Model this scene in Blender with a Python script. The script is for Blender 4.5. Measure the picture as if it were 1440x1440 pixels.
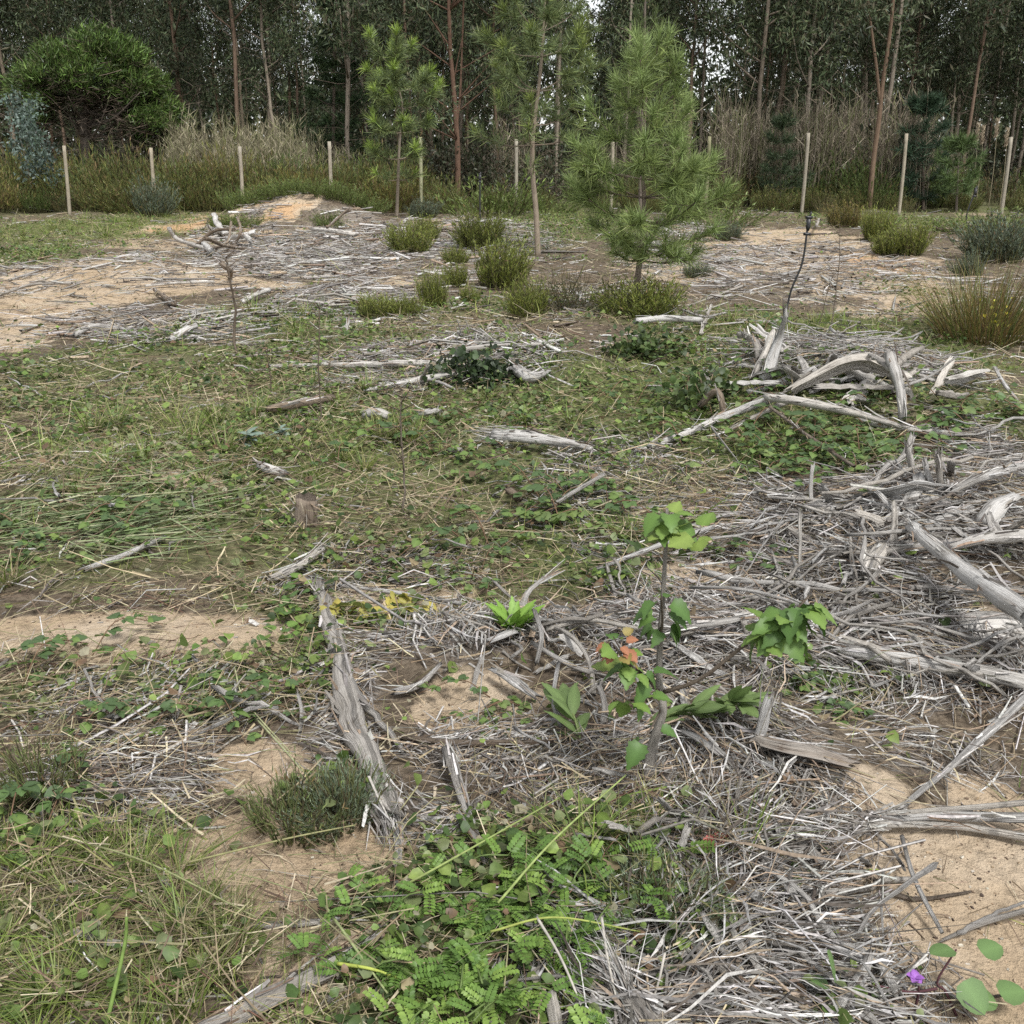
import bpy, math, random
import numpy as np
from math import radians as RAD, sin, cos, pi

for o in list(bpy.data.objects):
    bpy.data.objects.remove(o)
SC = bpy.context.scene
COL = SC.collection

# ------------------------------------------------------------------ camera, sky, sun, exposure
CAM_H, PITCH, FPX = 1.6, RAD(19.15), 1440.0
cam_d = bpy.data.cameras.new('camera'); cam = bpy.data.objects.new('camera', cam_d); COL.objects.link(cam)
cam.location = (0, 0, CAM_H); cam.rotation_euler = (RAD(90) - PITCH, 0, 0)
cam_d.sensor_width = 36; cam_d.lens = 36; cam_d.clip_start = 0.05; cam_d.clip_end = 3000
SC.camera = cam
SUN_EL, SUN_AZ = RAD(58), RAD(150)          # azimuth clockwise from +Y (ahead); behind-right of the viewer
world = bpy.data.worlds.new('World'); SC.world = world; world.use_nodes = True
wn, wl = world.node_tree.nodes, world.node_tree.links
bg = wn['Background']
sky = wn.new('ShaderNodeTexSky'); sky.sky_type = 'NISHITA'; sky.sun_disc = False
sky.sun_elevation = SUN_EL; sky.sun_rotation = SUN_AZ; sky.air_density = 1.0; sky.dust_density = 1.0; sky.ozone_density = 1.0
hsv = wn.new('ShaderNodeHueSaturation'); hsv.inputs['Saturation'].default_value = 0.16      # overcast: nearly grey
wl.new(sky.outputs[0], hsv.inputs['Color']); wl.new(hsv.outputs[0], bg.inputs['Color'])
bg.inputs['Strength'].default_value = 0.078
sun_d = bpy.data.lights.new('sun', 'SUN'); sun = bpy.data.objects.new('sun', sun_d); COL.objects.link(sun)
sun_d.energy = 1.4; sun_d.angle = RAD(13); sun_d.color = (1.0, 0.985, 0.96)
from mathutils import Vector, Matrix, Quaternion
sdir = Vector((sin(SUN_AZ) * cos(SUN_EL), cos(SUN_AZ) * cos(SUN_EL), sin(SUN_EL)))
sun.rotation_euler = sdir.to_track_quat('Z', 'Y').to_euler(); sun.location = (0, -5, 30)
SC.view_settings.view_transform = 'Standard'; SC.view_settings.look = 'None'
SC.view_settings.gamma = 1.0; SC.view_settings.exposure = 1.6; SC.view_settings.use_curve_mapping = False
SC.cycles.use_denoising = False
SC.cycles.max_bounces = 5; SC.cycles.diffuse_bounces = 3; SC.cycles.glossy_bounces = 2; SC.cycles.transmission_bounces = 3

# ------------------------------------------------------------------ numpy noise, terrain, pixel -> ground
def _hash(ix, iy, s):
    n = (ix.astype(np.int64) * 374761393 + iy.astype(np.int64) * 668265263 + s * 2147483647 + 1013) & 0xFFFFFFFF
    n = ((n ^ (n >> 13)) * 1274126177) & 0xFFFFFFFF
    return ((n ^ (n >> 16)) & 0xFFFF) / 65535.0
def vnoise(x, y, s=0):
    x = np.asarray(x, float); y = np.asarray(y, float)
    ix = np.floor(x); iy = np.floor(y); fx = x - ix; fy = y - iy
    fx = fx * fx * (3 - 2 * fx); fy = fy * fy * (3 - 2 * fy)
    a = _hash(ix, iy, s); b = _hash(ix + 1, iy, s); c = _hash(ix, iy + 1, s); d = _hash(ix + 1, iy + 1, s)
    return (a * (1 - fx) + b * fx) * (1 - fy) + (c * (1 - fx) + d * fx) * fy - 0.5
def fbm(x, y, s=0, o=3):
    v = 0; a = 1.0
    for k in range(o):
        v = v + a * vnoise(np.asarray(x) * 2 ** k, np.asarray(y) * 2 ** k, s + k * 17); a *= 0.5
    return v
CP, SP = cos(PITCH), sin(PITCH)
def ray(px, py):
    a = (px - 720) / FPX; b = (720 - py) / FPX
    return np.array([a, CP + b * SP, -SP + b * CP])
def gp0(px, py, z=0.0):
    r = ray(px, py); t = (z - CAM_H) / r[2]
    return np.array([r[0] * t, r[1] * t])
def ell(px, py, rx, ry):
    c = gp0(px, py); a = gp0(px, py + ry); b = gp0(px, max(py - ry, 262))
    dist = math.hypot(c[1], CAM_H)
    return c[0], 0.5 * (a[1] + b[1]), rx * dist / FPX, max(0.5 * (b[1] - a[1]), 0.02)
BUMPS = [(ell(*p), h) for p, h in [
    ((1240, 585, 230, 75), 0.30), ((1330, 760, 190, 90), 0.20), ((1080, 560, 120, 50), 0.12),
    ((150, 402, 190, 26), 0.22), ((940, 930, 200, 80), 0.12), ((1120, 1080, 110, 60), 0.08),
    ((640, 930, 110, 45), 0.06), ((1010, 1200, 170, 110), 0.07), ((1240, 360, 120, 22), 0.12),
    ((880, 490, 190, 38), 0.14), ((600, 520, 130, 26), 0.08), ((130, 690, 160, 40), 0.10)]]
MOUND = (gp0(415, 322), 2.0, 1.5, 0.78)
def H(x, y):
    x = np.asarray(x, float); y = np.asarray(y, float)
    fade = np.clip((70 - np.hypot(x, y)) / 30, 0, 1)
    z = (0.10 * fbm(x * 0.55, y * 0.55, 3, 2) + 0.045 * fbm(x * 2.1, y * 2.1, 9, 3)) * fade
    for (cx, cy, rx, ry), h in BUMPS:
        q = ((x - cx) / rx) ** 2 + ((y - cy) / ry) ** 2
        z = z + h * np.exp(-1.1 * q)
    (cx, cy), rx, ry, h = MOUND
    q = ((x - cx) / rx) ** 2 + ((y - cy - 1.2) / ry) ** 2
    z = z + h * np.exp(-1.2 * q * (1 + 0.5 * vnoise(x * 1.7, y * 1.7, 5)))
    return z
def gp(px, py, e=0.0):
    """world point where the photograph's pixel meets the ground (raised by e)"""
    r = ray(px, py); t = 0.8; step = 0.03; p = None
    while t < 90:
        q = np.array([0, 0, CAM_H]) + r * t
        if q[2] <= float(H(q[0], q[1])) + e:
            lo = t - step; hi = t
            for _ in range(12):
                m = 0.5 * (lo + hi); q = np.array([0, 0, CAM_H]) + r * m
                if q[2] <= float(H(q[0], q[1])) + e: hi = m
                else: lo = m
            return np.array([0, 0, CAM_H]) + r * hi
        step = 0.03 + t * 0.01; t += step
    q = gp0(px, py); return np.array([q[0], q[1], float(H(*q)) + e])
def at(px, py, y):
    """world point on the pixel's ray at distance y ahead"""
    r = ray(px, py); t = y / r[1]
    return np.array([0, 0, CAM_H]) + r * t

# ------------------------------------------------------------------ what covers the ground where
def field(patches):
    P = [(ell(px, py, rx, ry), s) for px, py, rx, ry, s in patches]
    def f(x, y):
        n = 0.85 * fbm(x * 1.3, y * 1.3, 31, 3) + 0.5 * fbm(x * 5, y * 5, 57, 2)
        v = np.zeros(np.shape(x))
        for (cx, cy, rx, ry), s in P:
            r = np.sqrt(((x - cx) / rx) ** 2 + ((y - cy) / ry) ** 2) + n
            v = np.maximum(v, s * np.clip((1.2 - r) / 0.45, 0, 1))
        return v
    return f
F_SAND = field([(90, 415, 200, 40, .8), (20, 470, 110, 28, .75), (250, 405, 80, 30, .65), (230, 345, 110, 14, .45),
    (370, 402, 70, 9, .9), (400, 305, 90, 22, 1), (1180, 385, 150, 55, .85), (1100, 335, 90, 14, .7), (1270, 420, 60, 25, .7),
    (950, 380, 50, 18, .8), (1350, 300, 60, 6, .6), (190, 888, 225, 36, 1), (368, 1092, 75, 50, 1), (390, 1225, 175, 70, 1), (670, 1000, 105, 48, 1),
    (1335, 1255, 180, 150, 1), (1230, 1130, 70, 30, .9), (1390, 1130, 90, 50, 1), (1390, 1400, 120, 60, .8), (995, 812, 70, 20, 1), (560, 822, 85, 16, 1), (1400, 885, 55, 40, .9),
    (265, 692, 40, 9, .7), (50, 665, 75, 22, .35), (1010, 720, 60, 22, .45), (430, 1370, 70, 60, .7), (560, 395, 60, 10, .6), (640, 310, 60, 10, .5)])
F_WOOD = field([(1290, 785, 230, 85, 1), (1400, 690, 90, 70, .9), (1100, 740, 110, 45, .6), (1250, 900, 240, 120, .95), (960, 920, 210, 75, 1), (700, 905, 190, 48, .9),
    (1080, 1210, 190, 190, 1), (900, 1100, 180, 80, .7), (1000, 1400, 220, 90, 1), (1330, 1080, 140, 50, .4), (700, 1060, 130, 50, .6),
    (540, 790, 120, 28, .5), (220, 460, 160, 25, .6), (450, 360, 170, 42, .7), (620, 520, 170, 32, .7), (1100, 380, 150, 45, .6),
    (1190, 545, 150, 40, .85), (330, 330, 55, 20, .9), (640, 345, 120, 40, .6), (600, 1180, 60, 40, .4), (180, 1110, 150, 70, .55),
    (480, 1020, 60, 110, .5), (860, 690, 120, 60, .35), (960, 330, 60, 20, .6), (1350, 400, 60, 40, .4), (500, 420, 130, 30, .55), (860, 440, 90, 34, .45), (140, 400, 170, 34, .35), (250, 1000, 200, 50, .3)])
F_GREEN = field([(1150, 645, 200, 55, 1.0), (970, 560, 160, 60, 1.0), (1340, 600, 110, 36, .8), (1040, 500, 130, 28, 1.0), (1370, 510, 90, 24, .8), (300, 560, 420, 90, .85), (560, 700, 420, 120, .7), (190, 650, 260, 95, 1), (420, 590, 300, 70, .85), (620, 640, 260, 60, .8), (180, 540, 260, 40, .7), (800, 570, 240, 65, .85), (390, 455, 110, 34, .8),
    (1180, 468, 260, 30, 1), (950, 470, 130, 30, .8), (130, 325, 220, 22, 1), (60, 355, 90, 16, .9), (770, 310, 120, 28, .8), (1300, 310, 180, 12, .6),
    (820, 745, 130, 70, .9), (110, 800, 170, 34, .6), (330, 970, 170, 65, .8), (70, 980, 110, 40, .6), (130, 1330, 220, 150, 1), (60, 1180, 110, 50, .6),
    (690, 1320, 210, 130, 1), (830, 1230, 150, 60, .7), (1180, 640, 140, 50, .7), (1330, 620, 120, 40, .5), (1370, 440, 90, 40, .9), (1180, 980, 75, 40, .6),
    (440, 870, 60, 50, .6), (560, 870, 70, 26, .5), (470, 1140, 70, 45, .6), (690, 440, 130, 30, .55), (380, 280, 120, 12, .8), (300, 760, 160, 40, .6), (700, 840, 60, 40, .5), (470, 480, 150, 28, .5), (1200, 1440, 60, 40, .3)])
F_GRASSY = field([(110, 1340, 260, 170, 1), (60, 1180, 150, 60, .8), (130, 325, 220, 22, .9), (1180, 468, 260, 26, .7)])
F_STRAW = field([(150, 1340, 220, 110, .9), (120, 690, 240, 60, .6), (60, 590, 130, 50, .8), (250, 830, 230, 40, .9), (110, 980, 200, 90, 1), (260, 1020, 230, 110, .9), (330, 1320, 240, 140, 1), (120, 1260, 180, 60, .9),
    (590, 760, 130, 60, .9), (960, 715, 110, 40, .8), (850, 440, 110, 40, .8), (330, 560, 260, 60, .6), (1030, 1190, 120, 90, .9), (830, 1150, 150, 80, .7),
    (200, 1200, 240, 80, .8), (130, 560, 220, 40, .7), (520, 600, 200, 60, .5), (1050, 850, 120, 30, .6), (420, 700, 140, 60, .5), (640, 470, 160, 30, .6)])

# ------------------------------------------------------------------ materials
def newmat(name):
    m = bpy.data.materials.new(name); m.use_nodes = True
    nt = m.node_tree
    return m, nt.nodes, nt.links, nt.nodes['Principled BSDF'], nt.nodes['Material Output']
def mixrgb(n, l, mode, fac, a, b):
    x = n.new('ShaderNodeMix'); x.data_type = 'RGBA'; x.blend_type = mode
    for sock, v in ((x.inputs[0], fac), (x.inputs[6], a), (x.inputs[7], b)):
        if hasattr(v, 'node'): l.new(v, sock)
        elif isinstance(v, (int, float)): sock.default_value = v
        else: sock.default_value = (*v, 1)
    return x.outputs[2]
def noise(n, l, scale, vec=None, detail=3, rough=.55, out='Fac', dist=0.0):
    t = n.new('ShaderNodeTexNoise'); t.inputs['Scale'].default_value = scale; t.inputs['Detail'].default_value = detail
    t.inputs['Roughness'].default_value = rough; t.inputs['Distortion'].default_value = dist
    if vec is not None: l.new(vec, t.inputs['Vector'])
    return t.outputs[out]
def ramp(n, l, fac, stops):
    r = n.new('ShaderNodeValToRGB'); l.new(fac, r.inputs[0]); e = r.color_ramp.elements
    while len(e) < len(stops): e.new(0.5)
    for k, (p, c) in enumerate(stops):
        e[k].position = p; e[k].color = (*c, 1) if not isinstance(c, (int, float)) else (c, c, c, 1)
    return r.outputs[0]
def bump(n, l, h, strength, dist, bsdf):
    b = n.new('ShaderNodeBump'); b.inputs['Strength'].default_value = strength; b.inputs['Distance'].default_value = dist
    l.new(h, b.inputs['Height']); l.new(b.outputs[0], bsdf.inputs['Normal'])
def attr(n, name='Col'):
    a = n.new('ShaderNodeAttribute'); a.attribute_name = name; return a.outputs['Color']
def col_mat(name, rough=.8, var=.35, scale=60., transl=0.0, spec=.25, bmp=0.0):
    m, n, l, b, out = newmat(name)
    tc = n.new('ShaderNodeTexCoord').outputs['Object']
    v = noise(n, l, scale, tc, 2)
    f = ramp(n, l, v, [(.3, 1 - var), (.7, 1 + var * .6)])
    c = mixrgb(n, l, 'MULTIPLY', 1.0, attr(n), f)
    l.new(c, b.inputs['Base Color']); b.inputs['Roughness'].default_value = rough; b.inputs['Specular IOR Level'].default_value = spec
    if bmp: bump(n, l, v, bmp, .004, b)
    if transl:
        t = n.new('ShaderNodeBsdfTranslucent'); l.new(c, t.inputs['Color'])
        mx = n.new('ShaderNodeMixShader'); mx.inputs[0].default_value = transl
        l.new(b.outputs[0], mx.inputs[1]); l.new(t.outputs[0], mx.inputs[2]); l.new(mx.outputs[0], out.inputs['Surface'])
    return m
M = {}
M['twig'] = col_mat('weathered_twig', .9, .35, 90, bmp=.3)
M['chip'] = col_mat('wood_chip', .9, .35, 120)
M['straw'] = col_mat('dry_straw', .8, .25, 50, .1)
M['leaf'] = col_mat('green_leaf', .5, .25, 60, .28, .35)
M['dry_leaf'] = col_mat('dry_leaf', .85, .3, 60, .1)
M['needle'] = col_mat('pine_needle', .5, .2, 8, .18, .3)
M['crown'] = col_mat('tree_foliage', .5, .4, 1.3, .12, .3)
M['bark'] = col_mat('bark', .9, .45, 18, bmp=.6)
M['plastic'] = None
def wood_mat(name, light, mid, dark, crack=.5):
    m, n, l, b, out = newmat(name)
    uv = n.new('ShaderNodeUVMap'); uv.uv_map = 'grain'
    mp = n.new('ShaderNodeMapping'); mp.inputs['Scale'].default_value = (1.3, 6.0, 1); l.new(uv.outputs[0], mp.inputs[0])
    mp2 = n.new('ShaderNodeMapping'); mp2.inputs['Scale'].default_value = (3.5, 34.0, 1); l.new(uv.outputs[0], mp2.inputs[0])
    n1 = noise(n, l, 1.0, mp.outputs[0], 5, .62, dist=.08); n2 = noise(n, l, 1.0, mp2.outputs[0], 4, .7, dist=.0)
    tc = n.new('ShaderNodeTexCoord').outputs['Object']; n3 = noise(n, l, 9, tc, 4)
    mp3 = n.new('ShaderNodeMapping'); mp3.inputs['Scale'].default_value = (2.2, 16.0, 1); l.new(uv.outputs[0], mp3.inputs[0]); n4 = noise(n, l, 1.0, mp3.outputs[0], 2, .5)
    c = ramp(n, l, n1, [(.30, mid), (.52, light), (.75, tuple(min(1, x * 1.12) for x in light))])
    c = mixrgb(n, l, 'MULTIPLY', .75, c, ramp(n, l, n2, [(.30, .45), (.45, .88), (.65, 1.05)]))
    cr = ramp(n, l, n4, [(.475, 0), (.495, 1), (.505, 1), (.525, 0)])
    n5 = noise(n, l, 7, tc, 2)
    c = mixrgb(n, l, 'MIX', mixrgb(n, l, 'MULTIPLY', 1.0, cr, ramp(n, l, n5, [(.45, 0), (.6, 1)])), c, dark)
    c = mixrgb(n, l, 'MIX', ramp(n, l, n3, [(.48, 0), (.7, .6)]), c, mid)
    oi = n.new('ShaderNodeObjectInfo'); c = mixrgb(n, l, 'MULTIPLY', 1.0, c, ramp(n, l, oi.outputs['Random'], [(0, (.66, .62, .57)), (.3, (.88, .86, .84)), (.6, (1, 1, 1)), (1, (1.0, .95, .88))]))
    n7 = noise(n, l, 14, tc, 5, .7); c = mixrgb(n, l, 'MIX', ramp(n, l, n7, [(.58, 0), (.66, .6)]), c, tuple(.5 * (u + v) for u, v in zip(mid, dark)))
    l.new(c, b.inputs['Base Color']); b.inputs['Roughness'].default_value = .92; b.inputs['Specular IOR Level'].default_value = .15
    h = mixrgb(n, l, 'MULTIPLY', 1.0, n1, n2); bump(n, l, h, 1.0, .02, b)
    return m
M['log'] = wood_mat('bleached_wood', (.56, .545, .52), (.36, .34, .31), (.06, .05, .042))
M['log_brown'] = wood_mat('brown_wood', (.27, .225, .18), (.15, .115, .088), (.045, .034, .027))
M['rotten'] = wood_mat('rotten_wood', (.33, .30, .265), (.17, .12, .085), (.03, .02, .014))
M['post'] = wood_mat('sawn_post_wood', (.37, .34, .275), (.28, .25, .20), (.14, .12, .095))
M['post_green'] = wood_mat('treated_post_wood', (.34, .34, .215), (.28, .28, .18), (.17, .17, .11))
M['red_bark'] = wood_mat('red_bark', (.20, .13, .095), (.14, .085, .06), (.06, .035, .025))
M['pale_bark'] = wood_mat('pale_bark', (.31, .265, .21), (.22, .18, .14), (.10, .08, .06))
M['brown_bark'] = wood_mat('brown_bark', (.20, .145, .105), (.14, .095, .07), (.06, .04, .03))
M['pine_bark'] = wood_mat('pine_bark', (.17, .145, .12), (.11, .09, .075), (.04, .032, .027))
def plastic():
    m, n, l, b, out = newmat('black_plastic'); tc = n.new('ShaderNodeTexCoord').outputs['Object']
    l.new(ramp(n, l, noise(n, l, 40, tc, 3), [(.3, (.012, .012, .013)), (.7, (.03, .03, .032))]), b.inputs['Base Color']); b.inputs['Roughness'].default_value = .45
    return m
M['plastic'] = plastic()
def ground_mat():
    m, n, l, b, out = newmat('sandy_soil'); tc = n.new('ShaderNodeTexCoord').outputs['Object']
    z = n.new('ShaderNodeSeparateXYZ'); l.new(attr(n, 'Zone'), z.inputs[0])
    n1 = noise(n, l, 2.2, tc, 5); n2 = noise(n, l, 22, tc, 5, .65); n3 = noise(n, l, 190, tc, 4, .7)
    sand = ramp(n, l, n1, [(.3, (.40, .30, .195)), (.5, (.46, .36, .25)), (.7, (.50, .415, .315))])
    sand = mixrgb(n, l, 'MULTIPLY', 1.0, sand, ramp(n, l, n2, [(.32, .62), (.48, .97), (.7, 1.08)]))
    sand = mixrgb(n, l, 'MULTIPLY', 1.0, sand, ramp(n, l, n3, [(.28, .62), (.42, .98), (.7, 1.05)]))
    om = n.new('ShaderNodeMapRange'); om.inputs[1].default_value = 1.0; om.inputs[2].default_value = 1.8; l.new(z.outputs[0], om.inputs[0]); sand = mixrgb(n, l, 'MIX', om.outputs[0], sand, ramp(n, l, n2, [(.3, (.40, .245, .125)), (.6, (.50, .34, .20))]))
    soil = ramp(n, l, n2, [(.3, (.06, .046, .033)), (.5, (.125, .098, .07)), (.7, (.23, .185, .135))])
    grey = ramp(n, l, n2, [(.3, (.11, .09, .075)), (.5, (.25, .215, .18)), (.72, (.40, .36, .32))])
    green = ramp(n, l, n2, [(.3, (.05, .065, .023)), (.5, (.105, .135, .042)), (.7, (.21, .225, .085))])
    c = mixrgb(n, l, 'MIX', z.outputs[2], soil, grey); c = mixrgb(n, l, 'MIX', z.outputs[1], c, green)
    # ragged edge of the bare sand
    ad = n.new('ShaderNodeMath'); ad.operation = 'MULTIPLY_ADD'; l.new(n2, ad.inputs[0]); ad.inputs[1].default_value = .9; l.new(z.outputs[0], ad.inputs[2])
    c = mixrgb(n, l, 'MIX', ramp(n, l, ad.outputs[0], [(.68, 0), (.98, 1)]), c, sand)
    l.new(c, b.inputs['Base Color']); b.inputs['Roughness'].default_value = .95; b.inputs['Specular IOR Level'].default_value = .1
    n6 = noise(n, l, 60, tc, 3, .6); hh = mixrgb(n, l, 'ADD', .3, mixrgb(n, l, 'ADD', .5, n2, n6), n3); bump(n, l, hh, .9, .028, b)
    return m
M['ground'] = ground_mat()

# ------------------------------------------------------------------ mesh helpers
def mesh_np(name, V, lv, cnt, col=None, smooth=False, uv=None, cname='Col'):
    me = bpy.data.meshes.new(name); V = np.asarray(V, np.float32); lv = np.asarray(lv, np.int32); cnt = np.asarray(cnt, np.int32)
    me.vertices.add(len(V)); me.vertices.foreach_set('co', V.ravel())
    me.loops.add(len(lv)); me.loops.foreach_set('vertex_index', lv)
    me.polygons.add(len(cnt)); st = np.concatenate([[0], np.cumsum(cnt)[:-1]]).astype(np.int32)
    me.polygons.foreach_set('loop_start', st)
    me.polygons.foreach_set('use_smooth', np.full(len(cnt), bool(smooth)))
    if uv is not None:
        u = me.uv_layers.new(name='grain'); u.data.foreach_set('uv', np.asarray(uv, np.float32)[lv].ravel())
    if col is not None:
        c = np.ones((len(V), 4), np.float32); c[:, :3] = col
        a = me.color_attributes.new(cname, 'FLOAT_COLOR', 'POINT'); a.data.foreach_set('color', c.ravel())
    me.update(calc_edges=True); me.validate()
    return me
class Tpl:
    def __init__(s, V, F, smooth=False):
        s.V = np.asarray(V, float); s.lv = np.array([i for f in F for i in f]); s.cnt = np.array([len(f) for f in F]); s.smooth = smooth
def norm(a): return a / np.maximum(np.linalg.norm(a, axis=-1, keepdims=True), 1e-9)
def basis(D, roll):
    X = norm(D); up = np.tile([0., 0., 1.], (len(X), 1)); up[np.abs(X[:, 2]) > .97] = [0., 1., 0.]
    Y = norm(np.cross(up, X)); Z = np.cross(X, Y); c = np.cos(roll)[:, None]; s = np.sin(roll)[:, None]
    return X, Y * c + Z * s, Z * c - Y * s
class Acc:
    """collects scattered copies of template pieces into one mesh"""
    def __init__(s): s.V = []; s.lv = []; s.cnt = []; s.C = []; s.n = 0
    def raw(s, V, lv, cnt, col):
        V = np.asarray(V); s.V.append(V); s.lv.append(np.asarray(lv) + s.n); s.cnt.append(np.asarray(cnt)); s.C.append(np.broadcast_to(col, (len(V), 3))); s.n += len(V)
    def scatter(s, tpls, pos, D, roll, scale, col, rng):
        pos = np.asarray(pos, float); N = len(pos)
        if N == 0: return s
        X, Y, Z = basis(np.asarray(D, float), np.asarray(roll, float)); scale = np.broadcast_to(np.asarray(scale, float), (N, 3)); col = np.broadcast_to(col, (N, 3))
        k = rng.integers(0, len(tpls), N)
        for i, t in enumerate(tpls):
            m = k == i; q = int(m.sum())
            if not q: continue
            v = t.V[None] * scale[m][:, None]
            W = pos[m][:, None] + v[..., :1] * X[m][:, None] + v[..., 1:2] * Y[m][:, None] + v[..., 2:] * Z[m][:, None]
            nv = len(t.V)
            s.V.append(W.reshape(-1, 3)); s.lv.append((t.lv[None] + (np.arange(q) * nv)[:, None]).ravel() + s.n)
            s.cnt.append(np.tile(t.cnt, q)); s.C.append(np.repeat(col[m], nv, 0)); s.n += q * nv
        return s
    def mesh(s, name, smooth=False, origin=None):
        V = np.concatenate(s.V)
        if origin is not None: V = V - np.asarray(origin)
        return mesh_np(name, V, np.concatenate(s.lv), np.concatenate(s.cnt), np.concatenate(s.C), smooth)
def obj(name, me, mat=None, parent=None, loc=None, label=None, cat=None, group=None, kind=None):
    o = bpy.data.objects.new(name, me); COL.objects.link(o)
    if mat is not None and not me.materials: me.materials.append(mat)
    if parent is not None: o.parent = parent
    if loc is not None: o.location = tuple(float(v) for v in loc)
    for k, v in (('label', label), ('category', cat), ('group', group), ('kind', kind)):
        if v: o[k] = v
    return o
def thing(name, label, cat, loc=(0, 0, 0), rz=0, group=None, scale=1.0):
    o = bpy.data.objects.new(name, None); COL.objects.link(o); o.location = tuple(float(v) for v in loc); o.rotation_euler = (0, 0, rz)
    o.scale = (scale,) * 3; o.empty_display_size = .1
    o['label'] = label; o['category'] = cat
    if group: o['group'] = group
    return o
def dup(o, loc=None, rz=None, scale=None, label=None, group=None, parent=None):
    c = o.copy(); COL.objects.link(c)
    if parent is not None: c.parent = parent
    if loc is not None: c.location = tuple(float(v) for v in loc)
    if rz is not None: c.rotation_euler = (c.rotation_euler[0], c.rotation_euler[1], rz)
    if scale is not None: c.scale = (scale,) * 3 if np.isscalar(scale) else scale
    if label: c['label'] = label
    if group: c['group'] = group
    for ch in list(o.children): dup(ch, parent=c)
    return c
def catmull(P, m):
    P = np.asarray(P, float)
    if len(P) == 2: P = np.array([P[0], P[0] * .5 + P[1] * .5, P[1]])
    Q = np.concatenate([[2 * P[0] - P[1]], P, [2 * P[-1] - P[-2]]]); out = []
    seg = len(P) - 1; t = np.linspace(0, seg, m)
    for u in t:
        i = min(int(u), seg - 1); f = u - i; a, b, c, d = Q[i:i + 4]
        out.append(.5 * ((2 * b) + (c - a) * f + (2 * a - 5 * b + 4 * c - d) * f * f + (3 * b - a - 3 * c + d) * f ** 3))
    return np.array(out)
def tube(path, rad, sides=8, rough=.0, jag=0.0, seed=0, arc=None, flat=1.0, rot=0.0):
    """a tapering, optionally ridged or open (arc < 2 pi) tube: V, loops, counts, uv"""
    rng = np.random.default_rng(seed); P = np.asarray(path, float); m = len(P); R = np.broadcast_to(np.asarray(rad, float), (m,)).copy()
    T = norm(np.gradient(P, axis=0)); ref = np.array([0, 0, 1.]) if abs(T[0, 2]) < .9 else np.array([0, 1., 0])
    N = []; nrm = norm(np.cross(np.cross(T[0], ref), T[0])[None])[0]
    for k in range(m):
        nrm = nrm - T[k] * nrm.dot(T[k]); nrm /= max(np.linalg.norm(nrm), 1e-9); N.append(nrm)
    N = np.array(N); B = np.cross(T, N)
    closed = arc is None; ns = sides if closed else sides + 1
    a = np.arange(ns) / sides * (2 * pi if closed else arc) + (0 if closed else pi / 2 + (2 * pi - arc) / 2 - pi / 2 + 0)
    if not closed: a = (np.linspace(-arc / 2, arc / 2, ns)) + rot
    ridge = 1 + rough * rng.uniform(-1, 1, ns)[None] + rough * .15 * rng.uniform(-1, 1, (m, ns))
    if rough > .05 and sides >= 9:
        for q in rng.integers(0, ns, 2): ridge[:, q] -= .22 * np.clip(np.sin(np.linspace(0, pi * rng.uniform(1, 3), m) + rng.uniform(0, 2)), 0, 1)
    L = np.concatenate([[0], np.cumsum(np.linalg.norm(np.diff(P, axis=0), axis=1))])
    V = P[:, None] + (N[:, None] * np.cos(a)[None, :, None] * flat + B[:, None] * np.sin(a)[None, :, None]) * (R[:, None] * ridge)[..., None]
    if jag:
        V[0] -= T[0] * (rng.uniform(0, 1, ns) ** 2 * jag)[:, None]; V[-1] += T[-1] * (rng.uniform(0, 1, ns) ** 2 * jag)[:, None]
    uv = np.stack([np.repeat(L, ns), np.tile(a / (2 * pi) * 1.0, m)], 1); uv[:, 1] += seed * .37; uv[:, 0] += seed * 1.7
    V = V.reshape(-1, 3); F = []
    for k in range(m - 1):
        for j in range(ns if closed else ns - 1):
            j2 = (j + 1) % ns; F.append((k * ns + j, k * ns + j2, (k + 1) * ns + j2, (k + 1) * ns + j))
    if closed:
        V = np.concatenate([V, [P[0] + T[0] * R[0] * .25, P[-1] - T[-1] * R[-1] * .25]]); uv = np.concatenate([uv, [[0, 0], [1, 0]]]); c0 = m * ns
        for j in range(ns):
            F.append((c0, (j + 1) % ns, j)); F.append((c0 + 1, (m - 1) * ns + j, (m - 1) * ns + (j + 1) % ns))
    else:   # thickness: inner skin
        n0 = len(V); inner = (P[:, None] + (V.reshape(m, ns, 3) - P[:, None]) * .8).reshape(-1, 3)
        V = np.concatenate([V, inner]); uv = np.concatenate([uv, uv + .5]); G = []
        for f in F: G.append(tuple(n0 + i for i in reversed(f)))
        for k in range(m - 1):
            G.append((k * ns, (k + 1) * ns, n0 + (k + 1) * ns, n0 + k * ns)); e = ns - 1
            G.append(((k + 1) * ns + e, k * ns + e, n0 + k * ns + e, n0 + (k + 1) * ns + e))
        for j in range(ns - 1):
            G.append((j + 1, j, n0 + j, n0 + j + 1)); q = (m - 1) * ns; G.append((q + j, q + j + 1, n0 + q + j + 1, n0 + q + j))
        F += G
    return V, np.array([i for f in F for i in f]), np.array([len(f) for f in F]), uv
def join(parts):
    V, lv, cnt, uv = [], [], [], []; n = 0
    for a, b, c, d in parts: V.append(a); lv.append(b + n); cnt.append(c); uv.append(d); n += len(a)
    return np.concatenate(V), np.concatenate(lv), np.concatenate(cnt), np.concatenate(uv)
def tube_mesh(name, parts, col=None, origin=None, smooth=True):
    V, lv, cnt, uv = join(parts) if isinstance(parts, list) else parts
    if origin is not None: V = V - np.asarray(origin)
    return mesh_np(name, V, lv, cnt, col, smooth, uv)

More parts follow.
